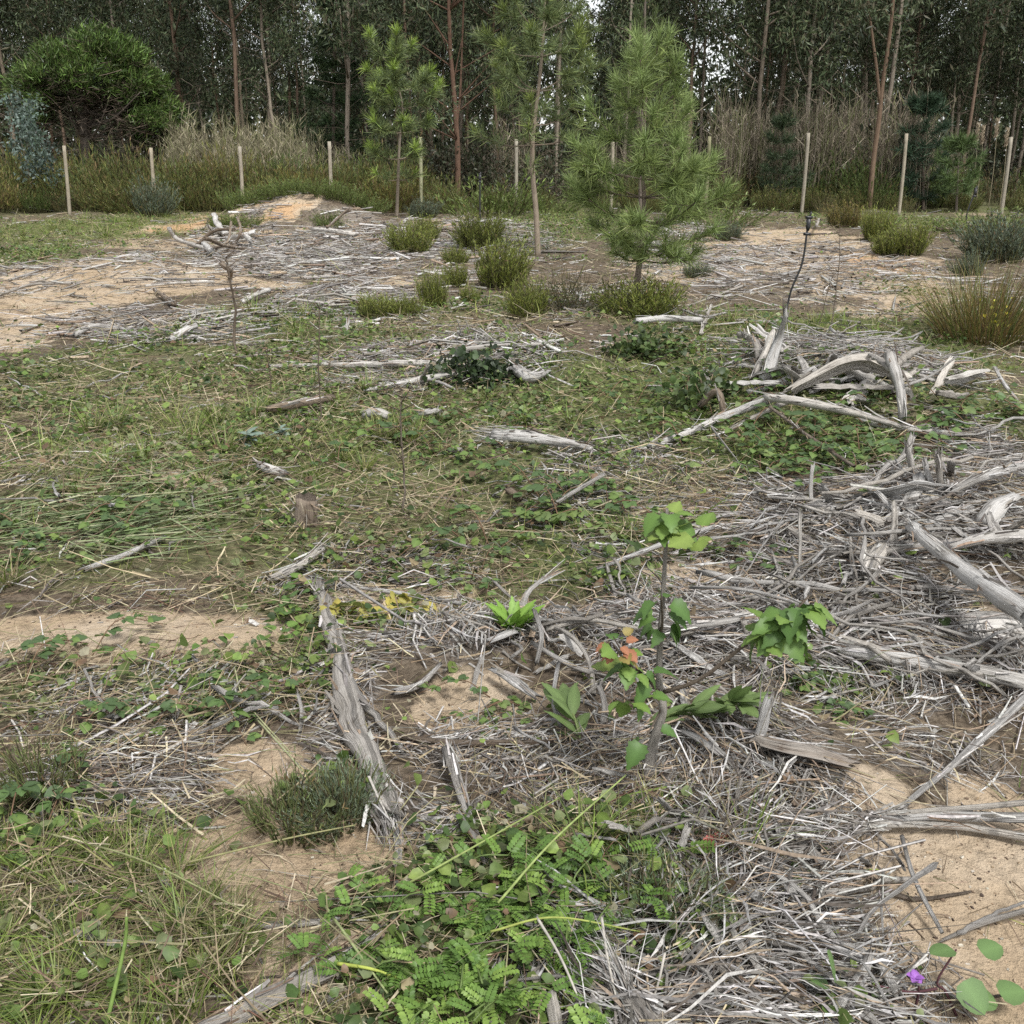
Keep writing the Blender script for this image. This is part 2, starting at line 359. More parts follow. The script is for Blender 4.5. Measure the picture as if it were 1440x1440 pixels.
# piece templates: x along, y across, z out of the plane
def blade(bend, segs=3, tip=.06, k=.7):
    t = np.linspace(0, 1, segs + 1); w = np.maximum((1 - t) ** k, tip) * .5; V = []
    for a, b in zip(t, w): V += [(a, -b, bend * a * a), (a, b, bend * a * a)]
    return Tpl(V, [(2 * i, 2 * i + 1, 2 * i + 3, 2 * i + 2) for i in range(segs)])
def leaf8(fold=.25, bend=-.2, p=(.55, .5)):
    V = [(0, 0, 0), (.35, 0, bend * .12), (.7, 0, bend * .5), (1, 0, bend)]
    for s in (-1, 1): V += [(.3, s * p[0], bend * .1 + fold * p[0]), (.68, s * p[1], bend * .46 + fold * p[1])]
    return Tpl(V, [(0, 1, 4), (1, 2, 5, 4), (2, 3, 5), (1, 0, 6), (2, 1, 6, 7), (3, 2, 7)], True)
def diamond(bend=-.1): return Tpl([(0, 0, 0), (.42, -.5, bend * .3), (1, 0, bend), (.42, .5, bend * .3)], [(0, 1, 2, 3)])
def twig(seed, rings=3, sides=3, c=.12):
    r = np.random.default_rng(seed); x = np.linspace(0, 1, rings); V = []; off = r.normal(0, c, (rings, 2)); off[0] = 0; off[-1] *= .6
    for i in range(rings):
        q = (1 - .45 * x[i])
        for j in range(sides):
            a = 2 * pi * j / sides + .3; V.append((x[i], cos(a) * q, sin(a) * q))
    T = Tpl(V, [(i * sides + j, i * sides + (j + 1) % sides, (i + 1) * sides + (j + 1) % sides, (i + 1) * sides + j) for i in range(rings - 1) for j in range(sides)], True)
    T.off = np.repeat(off, sides, 0); return T
def shred(seed):
    q = np.random.default_rng(seed); t = np.linspace(0, 1, 4); w = np.array([.25, 1, .8, .12]) * .5; yy = np.cumsum(q.normal(0, .05, 4)); zz = np.cumsum(q.normal(0, .05, 4)); V = []
    for a, b, y_, z_ in zip(t, w, yy, zz): V += [(a, -b, z_), (a, b, z_)]
    T = Tpl(V, [(2 * i, 2 * i + 1, 2 * i + 3, 2 * i + 2) for i in range(3)]); T.off = np.stack([np.repeat(yy, 2), np.zeros(8)], 1); return T
class TwigAcc(Acc):
    """like scatter, with the bend in units of length"""
    def twigs(s, tpls, pos, D, L, R, col, rng):
        N = len(pos); X, Y, Z = basis(D, rng.uniform(0, 6.28, N)); k = rng.integers(0, len(tpls), N)
        for i, t in enumerate(tpls):
            m = k == i; q = int(m.sum())
            if not q: continue
            nv = len(t.V); v = t.V[None] * np.stack([L[m], R[m], R[m]], 1)[:, None] + np.concatenate([np.zeros((nv, 1)), t.off], 1)[None] * L[m][:, None, None]
            W = pos[m][:, None] + v[..., :1] * X[m][:, None] + v[..., 1:2] * Y[m][:, None] + v[..., 2:] * Z[m][:, None]
            s.V.append(W.reshape(-1, 3)); s.lv.append((t.lv[None] + (np.arange(q) * nv)[:, None]).ravel() + s.n)
            s.cnt.append(np.tile(t.cnt, q)); s.C.append(np.repeat(col[m], nv, 0)); s.n += q * nv
def chip(seed):
    r = np.random.default_rng(seed); q = [(0, -.5), (1, -.35), (.9, .5), (.1, .4)]
    V = [(a + r.uniform(-.12, .12), b + r.uniform(-.15, .15), z * .5) for z in (-1, 1) for a, b in q]
    return Tpl(V, [(4, 5, 6, 7), (0, 1, 5, 4), (1, 2, 6, 5), (2, 3, 7, 6), (3, 0, 4, 7)])
TWIG3 = [twig(i, 4, 3, .02 + .009 * i) for i in range(8)]; TWIG1 = [twig(i + 40, 2, 3, 0) for i in range(3)]; TWIG2 = [twig(i + 20, 3, 3, .03) for i in range(6)]; CHIP = [chip(i) for i in range(8)]
GRASS = [blade(b, 3) for b in (-.15, -.35, -.6, -.9)]; GRASS1 = [blade(b, 2, .1) for b in (-.2, -.5, -.8)]; STRAW = [blade(b, 2, .5, .3) for b in (-.12, .1, -.3, .25)]
LEAF = [leaf8(f, b) for f, b in ((.25, -.2), (.1, -.4), (.4, .1), (.3, -.5))]; DIA = [diamond(b) for b in (-.1, .15, -.3)]
NEEDLE = [blade(b, 2, .3, .3) for b in (-.08, .12, -.2, .2)]
def cj(rng, cols, n, v=.2, p=None):
    c = np.asarray(cols, float)[rng.choice(len(cols), n, p=p)]
    return np.clip(c * (1 + rng.normal(0, v, (n, 1))) * (1 + rng.normal(0, v * .07, (n, 3))), .004, .9)
def rdir(rng, n, zmin=-.2, zmax=.4):
    a = rng.uniform(0, 2 * pi, n); z = rng.uniform(zmin, zmax, n); h = np.sqrt(np.maximum(1 - z * z, 0.01)); return np.stack([np.cos(a) * h, np.sin(a) * h, z], 1)
def sample(rng, N, dens, d0=1.15, d1=33., p=1.5):
    """N ground points, thinner with distance, kept where dens(x, y) allows"""
    e = 2 - p; u = rng.uniform(0, 1, N); d = (d0 ** e + u * (d1 ** e - d0 ** e)) ** (1 / e)
    x = rng.uniform(-1, 1, N) * (.60 * d + .7); k = rng.uniform(0, 1, N) < dens(x, d); x, d = x[k], d[k]
    return x, d, np.hypot(x, d)
def grow(d, k=.5, hi=3.): return np.clip((d / 4.0) ** k, .8, hi)

# ------------------------------------------------------------------ ground
F_ORANGE = field([(400, 302, 85, 22, 1), (1235, 378, 60, 12, .6)])
def build_ground():
    ys = np.concatenate([np.linspace(-6, .8, 18)[:-1], .8 + (np.geomspace(1, 41, 300) - 1) / 40 * 39.2, np.geomspace(41, 900, 40)])
    nc = 260; t = np.linspace(-1, 1, nc); t = np.sign(t) * (.35 * np.abs(t) + .65 * np.abs(t) ** 2.2)
    X = t[None] * (7 + 1.25 * np.maximum(ys, 0))[:, None]; Y = np.repeat(ys[:, None], nc, 1); Z = H(X, Y)
    V = np.stack([X, Y, Z], -1).reshape(-1, 3); r, c = len(ys), nc
    i = (np.arange(r - 1)[:, None] * c + np.arange(c - 1)[None]).ravel(); lv = np.stack([i, i + 1, i + c + 1, i + c], 1).ravel()
    x, y = V[:, 0], V[:, 1]; far = np.clip((np.hypot(x, y) - 32) / 4, 0, 1)
    zone = np.stack([F_SAND(x, y) * (1 - far) + F_ORANGE(x, y) * 1.5, np.maximum(F_GREEN(x, y) * (1 - F_SAND(x, y) * .7) * .8, far * .5), F_WOOD(x, y) * (1 - far)], 1)
    me = mesh_np('ground', V, lv, np.full(len(i), 4), zone, True, cname='Zone')
    obj('ground', me, M['ground'], kind='structure', label='uneven pale sandy ground of the cleared plot')
build_ground()

# ------------------------------------------------------------------ litter nobody could count
GREYW = [(.42, .40, .375), (.30, .28, .255), (.20, .18, .158), (.52, .505, .48), (.12, .10, .085)]
BROWNW = [(.27, .20, .145), (.36, .28, .20), (.17, .12, .085), (.42, .36, .27)]
def mat_dir(rng, x, y, sp, z0, z1):
    n = len(x); a = 9 * vnoise(x * .9, y * .9, 41) + 4 * vnoise(x * 3, y * 3, 43) + rng.normal(0, sp, n); z = rng.uniform(z0, z1, n); return norm(np.stack([np.cos(a), np.sin(a), z], 1))
def build_litter():
    rng = np.random.default_rng(1)
    bare = lambda x, y: 1 - (.84 - .22 * (np.hypot(x, y) > 8)) * F_SAND(x, y)
    # dead twigs
    A = TwigAcc()
    for N, p, tp, d0, d1, Lm, R0 in ((70000, 1.5, TWIG3, 1.15, 9, .15, .0023), (90000, 1.0, TWIG1, 8, 33, .24, .0046)):
        x, y, d = sample(rng, N, lambda x, y: np.clip(F_WOOD(x, y) ** 1.2 + .03, 0, 1) * bare(x, y), d0, d1, p); n = len(x)
        g = grow(d, .35, 2.); L = Lm * np.exp(rng.normal(0, .6, n)) * (g if d0 < 5 else 1); R = R0 * np.exp(np.clip(rng.normal(0, .55, n), -1.2, 1.1)) * g * np.clip(L / Lm, .6, 2) ** .4
        R = np.minimum(R, .0021 * d); keep_low = np.clip((d - 1.3) / .8, .2, 1)
        w = F_WOOD(x, y) * keep_low; z = H(x, y) + R + rng.uniform(0, 1, n) ** 2 * .07 * w
        D = mat_dir(rng, x, y, .75, -.12, .22); D[:, 2] *= keep_low; pos = np.stack([x, y, z], 1) - D * L[:, None] * .5
        A.twigs(tp, pos, D, L, R, cj(rng, GREYW + BROWNW[:2], n, .22, [.25, .26, .19, .07, .09, .07, .07]), rng)
    obj('dead_twig_litter', A.mesh('dead_twig_litter', True), M['twig'], kind='stuff', label='tangled grey dead twigs strewn over the ground')
    # chips, bark flakes
    A = Acc()
    x, y, d = sample(rng, 60000, lambda x, y: np.clip(F_WOOD(x, y) * .9 + F_STRAW(x, y) * .25 + .03, 0, 1) * bare(x, y), 1.15, 33, 1.4); n = len(x); g = grow(d, .45, 2.6)
    L = .022 * np.exp(np.clip(rng.normal(0, .5, n), -1.2, .8)) * np.minimum(g, 1.8); s = np.stack([L, L * rng.uniform(.15, .5, n), L * rng.uniform(.06, .16, n)], 1)
    A.scatter(CHIP, np.stack([x, y, H(x, y) + rng.uniform(0, 1, n) ** 2 * .05 * F_WOOD(x, y) + s[:, 2]], 1), rdir(rng, n, -.3, .3), rng.normal(0, .4, n), s, cj(rng, GREYW[:3] + [(.36, .30, .23), (.3, .23, .165), (.15, .115, .085)], n, .2), rng)
    obj('wood_chip_litter', A.mesh('wood_chip_litter'), M['chip'], kind='stuff', label='grey and buff wood chips and bark flakes scattered among the twigs')
    # crumbs of bark and soil on the bare sand
    A = Acc()
    x, y, d = sample(rng, 80000, lambda x, y: F_SAND(x, y) * np.clip(.45 + 1.6 * vnoise(x * 3.1, y * 3.1, 123), .04, 1), 1.15, 14, 1.5); n = len(x); g = grow(d, .4, 2.)
    L = .0055 * np.exp(np.clip(rng.normal(0, .55, n), -1, .9)) * g; A.scatter(CHIP, np.stack([x, y, H(x, y) + L * .12], 1), rdir(rng, n, -.15, .15), rng.normal(0, .3, n), np.stack([L, L * rng.uniform(.3, .8, n), L * .35], 1), cj(rng, [(.12, .085, .06), (.2, .145, .1), (.07, .05, .038), (.4, .36, .3), (.36, .27, .18), (.3, .22, .14)], n, .2), rng)
    obj('sand_crumbs', A.mesh('sand_crumbs'), M['chip'], kind='stuff', label='dark crumbs of bark and soil lying on the bare sand')
    # fibrous bark shreds
    A = TwigAcc()
    x, y, d = sample(rng, 260000, lambda x, y: np.clip(F_WOOD(x, y) ** 1.3 + .02, 0, 1) * bare(x, y), 1.15, 20, 1.45); n = len(x); g = grow(d, .4, 2.2)
    L = .13 * np.exp(rng.normal(0, .5, n)) * g; W = .0040 * np.exp(np.clip(rng.normal(0, .6, n), -1, .9)) * g; D = mat_dir(rng, x, y, .35, -.1, .16); z = H(x, y) + .008 + rng.uniform(0, 1, n) ** 2 * .07 * F_WOOD(x, y)
    A.twigs([shred(i) for i in range(10)], np.stack([x, y, z], 1) - D * L[:, None] * .5, D, L, W, cj(rng, [(.40, .385, .365), (.30, .285, .265), (.19, .175, .16), (.47, .455, .435), (.09, .075, .062), (.31, .245, .18)], n, .2), rng)
    obj('bark_shred_litter', A.mesh('bark_shred_litter'), M['chip'], kind='stuff', label='matted grey fibrous bark shreds between the twigs')
    # straw and dead grass
    A = Acc()
    x, y, d = sample(rng, 155000, lambda x, y: np.clip(F_STRAW(x, y) + .25, 0, 1) * bare(x, y), 1.15, 30, 1.45); n = len(x); g = grow(d, .4, 2.3)
    L = .12 * np.exp(rng.normal(0, .5, n)) * g; W = .0032 * np.exp(rng.normal(0, .4, n)) * g
    D = rdir(rng, n, -.1, .25); z = H(x, y) + .006 + rng.uniform(0, 1, n) ** 2 * .06
    A.scatter(STRAW, np.stack([x, y, z], 1) - D * L[:, None] * .5, D, rng.normal(0, .7, n), np.stack([L, W, L], 1),
              cj(rng, [(.36, .29, .185), (.27, .215, .135), (.19, .14, .09), (.45, .39, .27), (.24, .22, .12), (.12, .085, .06)], n, .2), rng)
    obj('dry_straw_litter', A.mesh('dry_straw_litter'), M['straw'], kind='stuff', label='brown dead grass and straw matted on the ground')
    # green blades
    A = Acc()
    x, y, d = sample(rng, 330000, lambda x, y: np.clip(F_GREEN(x, y) * (.45 + 1.1 * vnoise(x * 2.5, y * 2.5, 77)) + .02, 0, 1) * bare(x, y), 1.15, 33, 1.3); n = len(x); g = grow(d, .42, 2.6)
    L = .085 * np.exp(rng.normal(0, .45, n)) * g; W = .0036 * np.exp(rng.normal(0, .35, n)) * g; D = rdir(rng, n, .1, .95)
    dry = rng.uniform(0, 1, n) < .28
    c = np.where(dry[:, None], cj(rng, [(.30, .26, .13), (.22, .2, .1)], n, .2), cj(rng, [(.15, .21, .04), (.20, .26, .055), (.10, .15, .032), (.26, .285, .08)], n, .22))
    nr = d < 4.5; P = np.stack([x, y, H(x, y) - .004], 1); Sx = np.stack([L, W, L], 1); ro = rng.normal(0, .5, n)
    for m, tp in ((nr, GRASS), (~nr, GRASS1)): A.scatter(tp, P[m], D[m], ro[m], Sx[m], c[m], rng)
    obj('grass', A.mesh('grass'), M['leaf'], kind='stuff', label='short green grass and sprouting blades covering the clearing')
    # small leaves of low weeds
    A = Acc()
    x, y, d = sample(rng, 420000, lambda x, y: np.clip(F_GREEN(x, y) * (.55 + 1.4 * vnoise(x * 1.9, y * 1.9, 99)) * (1 - .88 * F_GRASSY(x, y)) + .015, 0, 1) * bare(x, y), 1.15, 31, 1.25); n = len(x); g = grow(d, .33, 1.75)
    L = .024 * np.exp(np.clip(rng.normal(0, .42, n), -1, .62)) * g; z = H(x, y) + .004 + rng.uniform(0, 1, n) ** 1.5 * .07 * g ** .5
    dry = rng.uniform(0, 1, n) < .12
    c = np.where(dry[:, None], cj(rng, [(.24, .19, .11), (.17, .11, .065), (.28, .26, .18)], n, .2), cj(rng, [(.08, .13, .03), (.12, .18, .042), (.05, .085, .025), (.165, .225, .055), (.17, .205, .085)], n, .25))
    nr = d < 4.2; D = rdir(rng, n, -.35, .5); ro = rng.normal(0, .55, n); P = np.stack([x, y, z], 1); Sx = np.stack([L, L * rng.uniform(.7, 1.15, n), L], 1)
    for m, tp in ((nr, LEAF), (~nr, DIA)): A.scatter(tp, P[m], D[m], ro[m], Sx[m], c[m], rng)
    obj('low_weeds', A.mesh('low_weeds', True), M['leaf'], kind='stuff', label='low broad-leaved weeds and bramble leaves creeping over the ground')
    # long wiry stalks lying flat
    A = TwigAcc()
    x, y, d = sample(rng, 3000, lambda x, y: np.clip(F_STRAW(x, y) * .8 + F_GREEN(x, y) * .4, 0, 1), 1.2, 12, 1.4); n = len(x)
    L = rng.uniform(.25, .6, n); D = rdir(rng, n, -.05, .2); pos = np.stack([x, y, H(x, y) + .02], 1) - D * L[:, None] * .5
    A.twigs([twig(i + 50, 6, 3, .05) for i in range(6)], pos, D, L, .0016 * np.exp(rng.normal(0, .3, n)) * grow(d, .3, 2), cj(rng, [(.33, .30, .17), (.24, .26, .12), (.38, .33, .24), (.2, .11, .08)], n, .15), rng)
    obj('fallen_stalk_litter', A.mesh('fallen_stalk_litter', True), M['straw'], kind='stuff', label='long thin fallen stalks crossing the grass and straw')
build_litter()

# ------------------------------------------------------------------ logs and big dead branches, one by one
def fibres(tip, direction, n, length, spread, rng, rad=.0015, up=.0):
    """frayed wood fibres fanning out of a broken end"""
    A = Acc(); d = norm(np.asarray(direction, float)[None])[0]
    D = norm(d[None] + rng.normal(0, spread, (n, 3)) + np.array([0, 0, up])); pos = np.asarray(tip)[None] + rng.normal(0, rad, (n, 3)) - D * length * .35
    L = length * rng.uniform(.4, 1.1, n); W = rng.uniform(.003, .008, n)
    A.scatter([blade(b, 3, .12, .5) for b in (-.06, .05, -.15, .12)], pos, D, rng.uniform(0, 6.28, n), np.stack([L, W, L], 1), cj(rng, GREYW[:4], n, .15), rng)
    return A
SLIM = .8
def log(name, label, pts, r, e=None, cat='branch', mat='log', sides=9, rough=.10, jag=.03, fray=(), branches=(), arc=None, flat=1., group=None, seed=None, sink=.75, aro=-.9):
    """pts: photograph pixels (px, py[, lift]); r: radius or radii"""
    seed = abs(hash((len(name), int(pts[0][0]), int(pts[0][1])))) % 9973 if seed is None else seed
    rng = np.random.default_rng(seed); R = np.atleast_1d(np.asarray(r, float)); rm = float(R.mean())
    W = np.array([gp(p[0], p[1], (p[2] if len(p) > 2 else 0.0) + rm * sink) for p in pts])
    Lw = np.linalg.norm(np.diff(W, axis=0), axis=1).sum(); m = int(np.clip(Lw / .035, 8, 60)); C = catmull(W, m)
    jt = np.stack([fbm(np.linspace(0, Lw * 6, m), np.zeros(m) + seed * 3.1 + 9 * q, 2, 2) for q in range(3)], 1); C[1:-1] += jt[1:-1] * rm * .45 * np.array([1, 1, .5]); rr = SLIM * np.interp(np.linspace(0, 1, m), np.linspace(0, 1, len(R)), R) * (1 + .22 * fbm(np.linspace(0, Lw * 11, m), np.zeros(m) + seed, 1, 3))
    base = C.mean(0).copy(); base[2] = C[:, 2].min() - rm
    parts = tube(C, rr, sides, rough, jag, seed, arc, flat, aro if arc else 0.); sm = arc is None
    peel = None
    if rm > .011 and Lw > .12 and arc is None:
        q = int(np.clip(Lw * 45, 8, 40)); ii = rng.integers(1, m - 1, q); T = norm(np.gradient(C, axis=0))[ii] * rng.choice([-1, 1], (q, 1)); o_ = norm(np.cross(T, rng.normal(0, 1, (q, 3)))); o_[:, 2] = np.abs(o_[:, 2]); A = Acc(); Lp = rng.uniform(.04, .16, q) * min(1, rm / .02)
        A.scatter(STRAW + GRASS[:1], C[ii] + o_ * rr[ii][:, None] * .97, norm(T + o_ * rng.uniform(.02, .3, (q, 1))), rng.uniform(0, 6.28, q), np.stack([Lp, rng.uniform(.003, .010, q) * min(1.5, rm / .02), Lp], 1), cj(rng, GREYW + BROWNW[:1], q, .2), rng); peel = A
    if not fray and not branches and peel is None:
        return obj(name, tube_mesh(name, parts, origin=base, smooth=sm), M[mat], None, base, label, cat, group)
    t = thing(name, label, cat, base, group=group)
    obj('stem', tube_mesh('stem', parts, origin=base, smooth=sm), M[mat], t)
    if peel is not None: obj('peeling_splinters', peel.mesh('peeling_splinters', origin=base), M['chip'], t, kind='stuff')
    for b in branches:
        bp = np.array([gp(p[0], p[1], (p[2] if len(p) > 2 else 0.0) + b['r'] * .8) for p in b['pts']]); bp[0] = C[np.argmin(np.linalg.norm(C - bp[0], axis=1))]
        bc = catmull(bp, 16); bc[1:-1] += rng.normal(0, b['r'] * .2, (14, 3))
        obj('side_branch', tube_mesh('side_branch', tube(bc, np.linspace(b['r'], b['r'] * .5, 16), 6, .1, .01, seed + 3), origin=base), M[mat], t)
    for end, n, ln, sp in fray:
        i, d = (0, C[0] - C[2]) if end == 0 else (-1, C[-1] - C[-3])
        obj('frayed_end', fibres(C[i], d, n, ln, sp, rng, rr[i] * .6).mesh('frayed_end', origin=base), M['chip'], t)
    return t
def build_logs():
    log('weathered_log', 'long cracked grey log with a frayed end and a thin side branch', [(447, 822), (468, 890), (488, 985), (512, 1060), (545, 1145)], (.034, .04, .046, .045, .04), cat='log', sides=12, rough=.12, jag=.05,
        fray=((1, 90, .20, .16), (0, 20, .08, .15)), branches=({'pts': [(484, 925, .03), (508, 985, .03), (540, 1022, .02), (568, 1058, 0)], 'r': .014}, {'pts': [(483, 1010, .03), (472, 1000, .05), (465, 985, .07)], 'r': .006}))
    log('straight_stick', 'short straight pale stick below the frayed log end', [(562, 1153), (558, 1245)], .013, cat='stick')
    log('splintered_stick', 'forked pale stick with a split white top leaning into the vetch', [(632, 1062, .05), (655, 1135, .02), (692, 1232)], (.022, .015, .012), cat='stick', fray=((0, 30, .10, .12),))
    log('cut_log', 'long peeling grey pole running under the vetch plants at its end', [(290, 1450), (370, 1408), (440, 1372), (515, 1335)], (.03, .028, .025), cat='log', fray=((1, 25, .12, .15),))
    log('flat_splinter', 'flat white splinter of wood lying on dry straw', [(350, 1301), (415, 1298), (482, 1292)], (.012, .014, .006), cat='wood splinter', flat=.4, fray=((1, 18, .08, .1),))
    log('bark_crescent', 'curved grey-brown bark slab among the tall grass', [(105, 1318), (160, 1336), (240, 1326)], (.024, .026, .012), cat='bark', arc=2.6, flat=.8)
    # heap on the right
    log('thick_pole', 'thick smooth pale pole with a split end leaning down out of the debris heap', [(1284, 742, .12), (1345, 795, .16), (1450, 868, .22)], (.032, .036, .048), cat='log', sides=12, rough=.06, fray=((0, 40, .10, .15),))
    log('bleached_log', 'long bleached grey log lying flat across the twig heap', [(1178, 913, .04), (1240, 922, .05), (1330, 938, .05), (1450, 962, .05)], (.02, .029, .03, .032), cat='log', sides=12, fray=((0, 40, .10, .18),))
    log('slanting_branch', 'slim brown-grey branch slanting down onto the orange sand', [(1450, 975, .10), (1395, 1025, .08), (1340, 1075, .05), (1270, 1135, .02)], (.017, .015, .011, .008), mat='log', fray=())
    log('cut_stub', 'short thick sawn stub with a pale cut face standing in twigs', [(1240, 768, .02), (1222, 806, .05)], (.04, .038), cat='wood stub', jag=.006, rough=.05)
    log('round_pole', 'thin round pole lying level behind the sawn stub', [(1165, 778, .05), (1230, 776, .05), (1300, 770, .05)], .018)
    log('thin_pole', 'thin level pole passing under the thick leaning pole', [(1268, 828, .04), (1350, 828, .05), (1450, 832, .05)], .017)
    log('gnarled_branch', 'gnarled pale branch above the thick leaning pole', [(1335, 770, .08), (1380, 757, .1), (1450, 753, .1)], (.018, .03, .034))
    log('hollow_log', 'short hollow log with a dark rotten cavity', [(1205, 706, .0), (1250, 703, .03), (1290, 694, .04), (1335, 694, .02)], (.045, .06, .06, .04), cat='log', arc=3.7, sides=12, rough=.14, mat='log', aro=-1.5)
    log('pale_slab', 'flat pale slab of split wood above the reddish soil', [(1062, 688, .03), (1100, 695, .04), (1142, 702, .03)], (.02, .03, .024), cat='wood slab', flat=.35)
    log('upright_stick', 'short upright pale stick by the flat slab', [(1143, 655, .2), (1140, 690, .1), (1144, 728, 0)], .011, cat='stick')
    log('dark_tipped_stick', 'upright stick with a dark top and white foot', [(1125, 725, .2), (1125, 770, .1), (1123, 815, 0)], .009, cat='stick')
    log('diagonal_branch', 'brown branch slanting across the brambles under the heap', [(1082, 572, .12), (1140, 615, .1), (1200, 655, .06)], (.013, .013, .01), mat='log_brown')
    log('swept_branch', 'long smooth curved branch sweeping up to the heap', [(893, 634, .0), (960, 610, .02), (1020, 585, .05), (1085, 560, .12)], (.018, .026, .03, .032), sides=10)
    log('lower_swept_branch', 'rougher branch running just under the long smooth curved one', [(1010, 612, .02), (1055, 590, .05), (1105, 566, .1)], (.014, .02, .02))
    log('kinked_branch', 'kinked pale branch continuing across the brambles', [(1080, 558, .14), (1120, 564, .13), (1190, 578, .1), (1275, 602, .05)], (.034, .03, .028, .015))
    log('arched_log', 'broken arched hollow trunk on top of the heap', [(1118, 548, .05), (1165, 524, .12), (1215, 512, .16), (1262, 528, .1)], (.04, .07, .075, .05), cat='log', arc=3.7, sides=14, rough=.16, jag=.08)
    log('propped_limb', 'pale forked limb propped upright against the arched trunk', [(1252, 500, .3), (1264, 540, .2), (1269, 588, .03)], (.04, .034, .028), cat='log', branches=({'pts': [(1256, 512, .27), (1275, 500, .3), (1297, 489, .3)], 'r': .028}, {'pts': [(1262, 520, .25), (1240, 508, .25), (1222, 500, .25)], 'r': .024}))
    log('rising_stick', 'slim pale stick rising from the arched trunk', [(1272, 543, .12), (1310, 528, .17), (1345, 502, .3)], (.013, .011, .008), cat='stick')
    log('broken_chunk', 'ragged chunk of broken trunk with an orange-brown inside', [(1332, 535, .06), (1360, 530, .08), (1386, 524, .06)], (.03, .045, .03), cat='wood chunk', arc=4.2, rough=.2)
    log('jointed_stick', 'pale stick with a bend, beyond the broken chunk', [(1400, 518, .12), (1412, 540, .08), (1430, 562, .02)], (.016, .015, .012), cat='stick')
    log('low_limb', 'low grey limb half sunk in brambles under the heap', [(1210, 592, .04), (1300, 606, .05), (1370, 612, .02)], (.022, .022, .012))
    log('knotted_root', 'stout pale root knot in the twigs', [(1388, 738, .02), (1402, 718, .06), (1428, 700, .08)], (.045, .05, .025), cat='root', rough=.22)
    log('leaning_stub', 'pale pointed stub leaning beside the black watering pipe', [(1105, 438, .42), (1095, 480, .2), (1078, 532, 0)], (.014, .03, .055), cat='wood stub', jag=.08, fray=((0, 14, .12, .1),))
    for k, (pts, r) in enumerate([([(1232, 1152, .02), (1320, 1146, .04), (1450, 1150, .04)], .017), ([(1215, 1162, .02), (1330, 1160, .02), (1450, 1178, .02)], .012), ([(1245, 1145, .04), (1340, 1138, .06), (1450, 1128, .08)], .010)]):
        log('shredded_branch', ['thick shredded grey branch in the bundle on the orange sand', 'lowest shredded branch of the bundle, lying on the orange sand', 'topmost thin shredded branch of the bundle above the orange sand'][k], pts, r, fray=((0, 35, .16, .22),))
    log('bent_twig', 'thin bent twig standing off the orange sand', [(1268, 1176, .04), (1285, 1235, .05), (1325, 1312, .02)], (.006, .006, .005), cat='twig', jag=0)
    log('dark_twig', 'dark forked twig lying flat on the orange sand', [(1200, 1215, .01), (1270, 1262, .005), (1365, 1254, .005)], (.006, .007, .004), cat='twig', mat='log_brown', jag=0)
    log('pale_twig_pair', 'pair of pale twigs crossing the edge of the orange sand', [(1330, 1320, .01), (1390, 1295, .02), (1450, 1278, .03)], (.005, .008, .009), cat='twig', branches=({'pts': [(1345, 1318, .01), (1400, 1285, .03), (1450, 1265, .05)], 'r': .006},))
    log('rotten_log', 'rotten log with a dark brown hollow face beside the sand', [(1068, 1052, .0), (1120, 1066, .01), (1185, 1082, .0)], (.045, .058, .04), cat='log', arc=3.7, sides=14, rough=.2, mat='rotten', jag=.05, aro=-1.0)
    log('upright_slab', 'upright bleached slab of split wood next to the rotten log', [(1081, 985, .14), (1073, 1020, .07), (1064, 1056, .0)], (.016, .02, .022), cat='wood slab', flat=.4, fray=((0, 12, .06, .1),))
    log('leaning_slab', 'grey splinter leaning on the twig pile behind the sapling', [(965, 1030, .06), (1000, 1052, .05), (1035, 1078, .02)], (.014, .016, .012), cat='wood splinter', flat=.5)
    log('split_plank', 'split grey plank with ragged edges on the twig pile', [(955, 880, .08), (1000, 876, .09), (1050, 868, .08)], (.02, .026, .02), cat='wood slab', flat=.4, fray=((0, 40, .12, .12), (1, 25, .08, .1)))
    log('peg_stick', 'short pale peg standing at the end of the split plank', [(1045, 872, .10), (1052, 895, .05), (1060, 918, .0)], .012, cat='stick', jag=.01)
    log('curved_root', 'thick curved root coming down to the sapling foot through grey fibres', [(925, 1290, .02), (985, 1335, .03), (1030, 1372, .03), (1080, 1425, .02)], (.010, .014, .017, .018), cat='root', branches=({'pts': [(1030, 1372, .02), (1075, 1380, .02), (1110, 1376, .02)], 'r': .008},))
    log('frayed_log', 'pale log end frayed into a fan of grey fibres', [(930, 1460, .0), (905, 1425, .02), (885, 1400, .03)], (.04, .035, .02), cat='log', fray=((1, 160, .20, .30),))
    log('white_stub', 'pale smooth stub beside the purple flower plant', [(1165, 1455, .0), (1195, 1400, .03), (1222, 1345, .06)], (.02, .016, .01), cat='stick')
    log('bottom_stub', 'stout pale stub showing among the vetch leaves', [(785, 1460, 0), (775, 1400, .03)], (.02, .017), cat='stick', jag=.01, seed=4242)
    # middle distance
    log('grey_trunk', 'long straight grey trunk lying in the middle of the clearing', [(378, 514, .02), (480, 513, .04), (560, 511, .04), (640, 508, .02)], (.02, .032, .035, .03), cat='log', sides=10)
    log('upper_grey_trunk', 'long grey trunk lying just beyond the straight one', [(610, 499, .03), (668, 489, .05), (765, 484, .03)], (.03, .028, .02), cat='log')
    log('splayed_branch', 'splayed grey branch in front of the straight trunk', [(515, 549, .02), (585, 535, .04), (645, 525, .06)], (.016, .028, .025), branches=({'pts': [(590, 533, .06), (600, 520, .15), (602, 512, .2)], 'r': .014}, {'pts': [(600, 538, .04), (625, 540, .06), (640, 548, .03)], 'r': .014}))
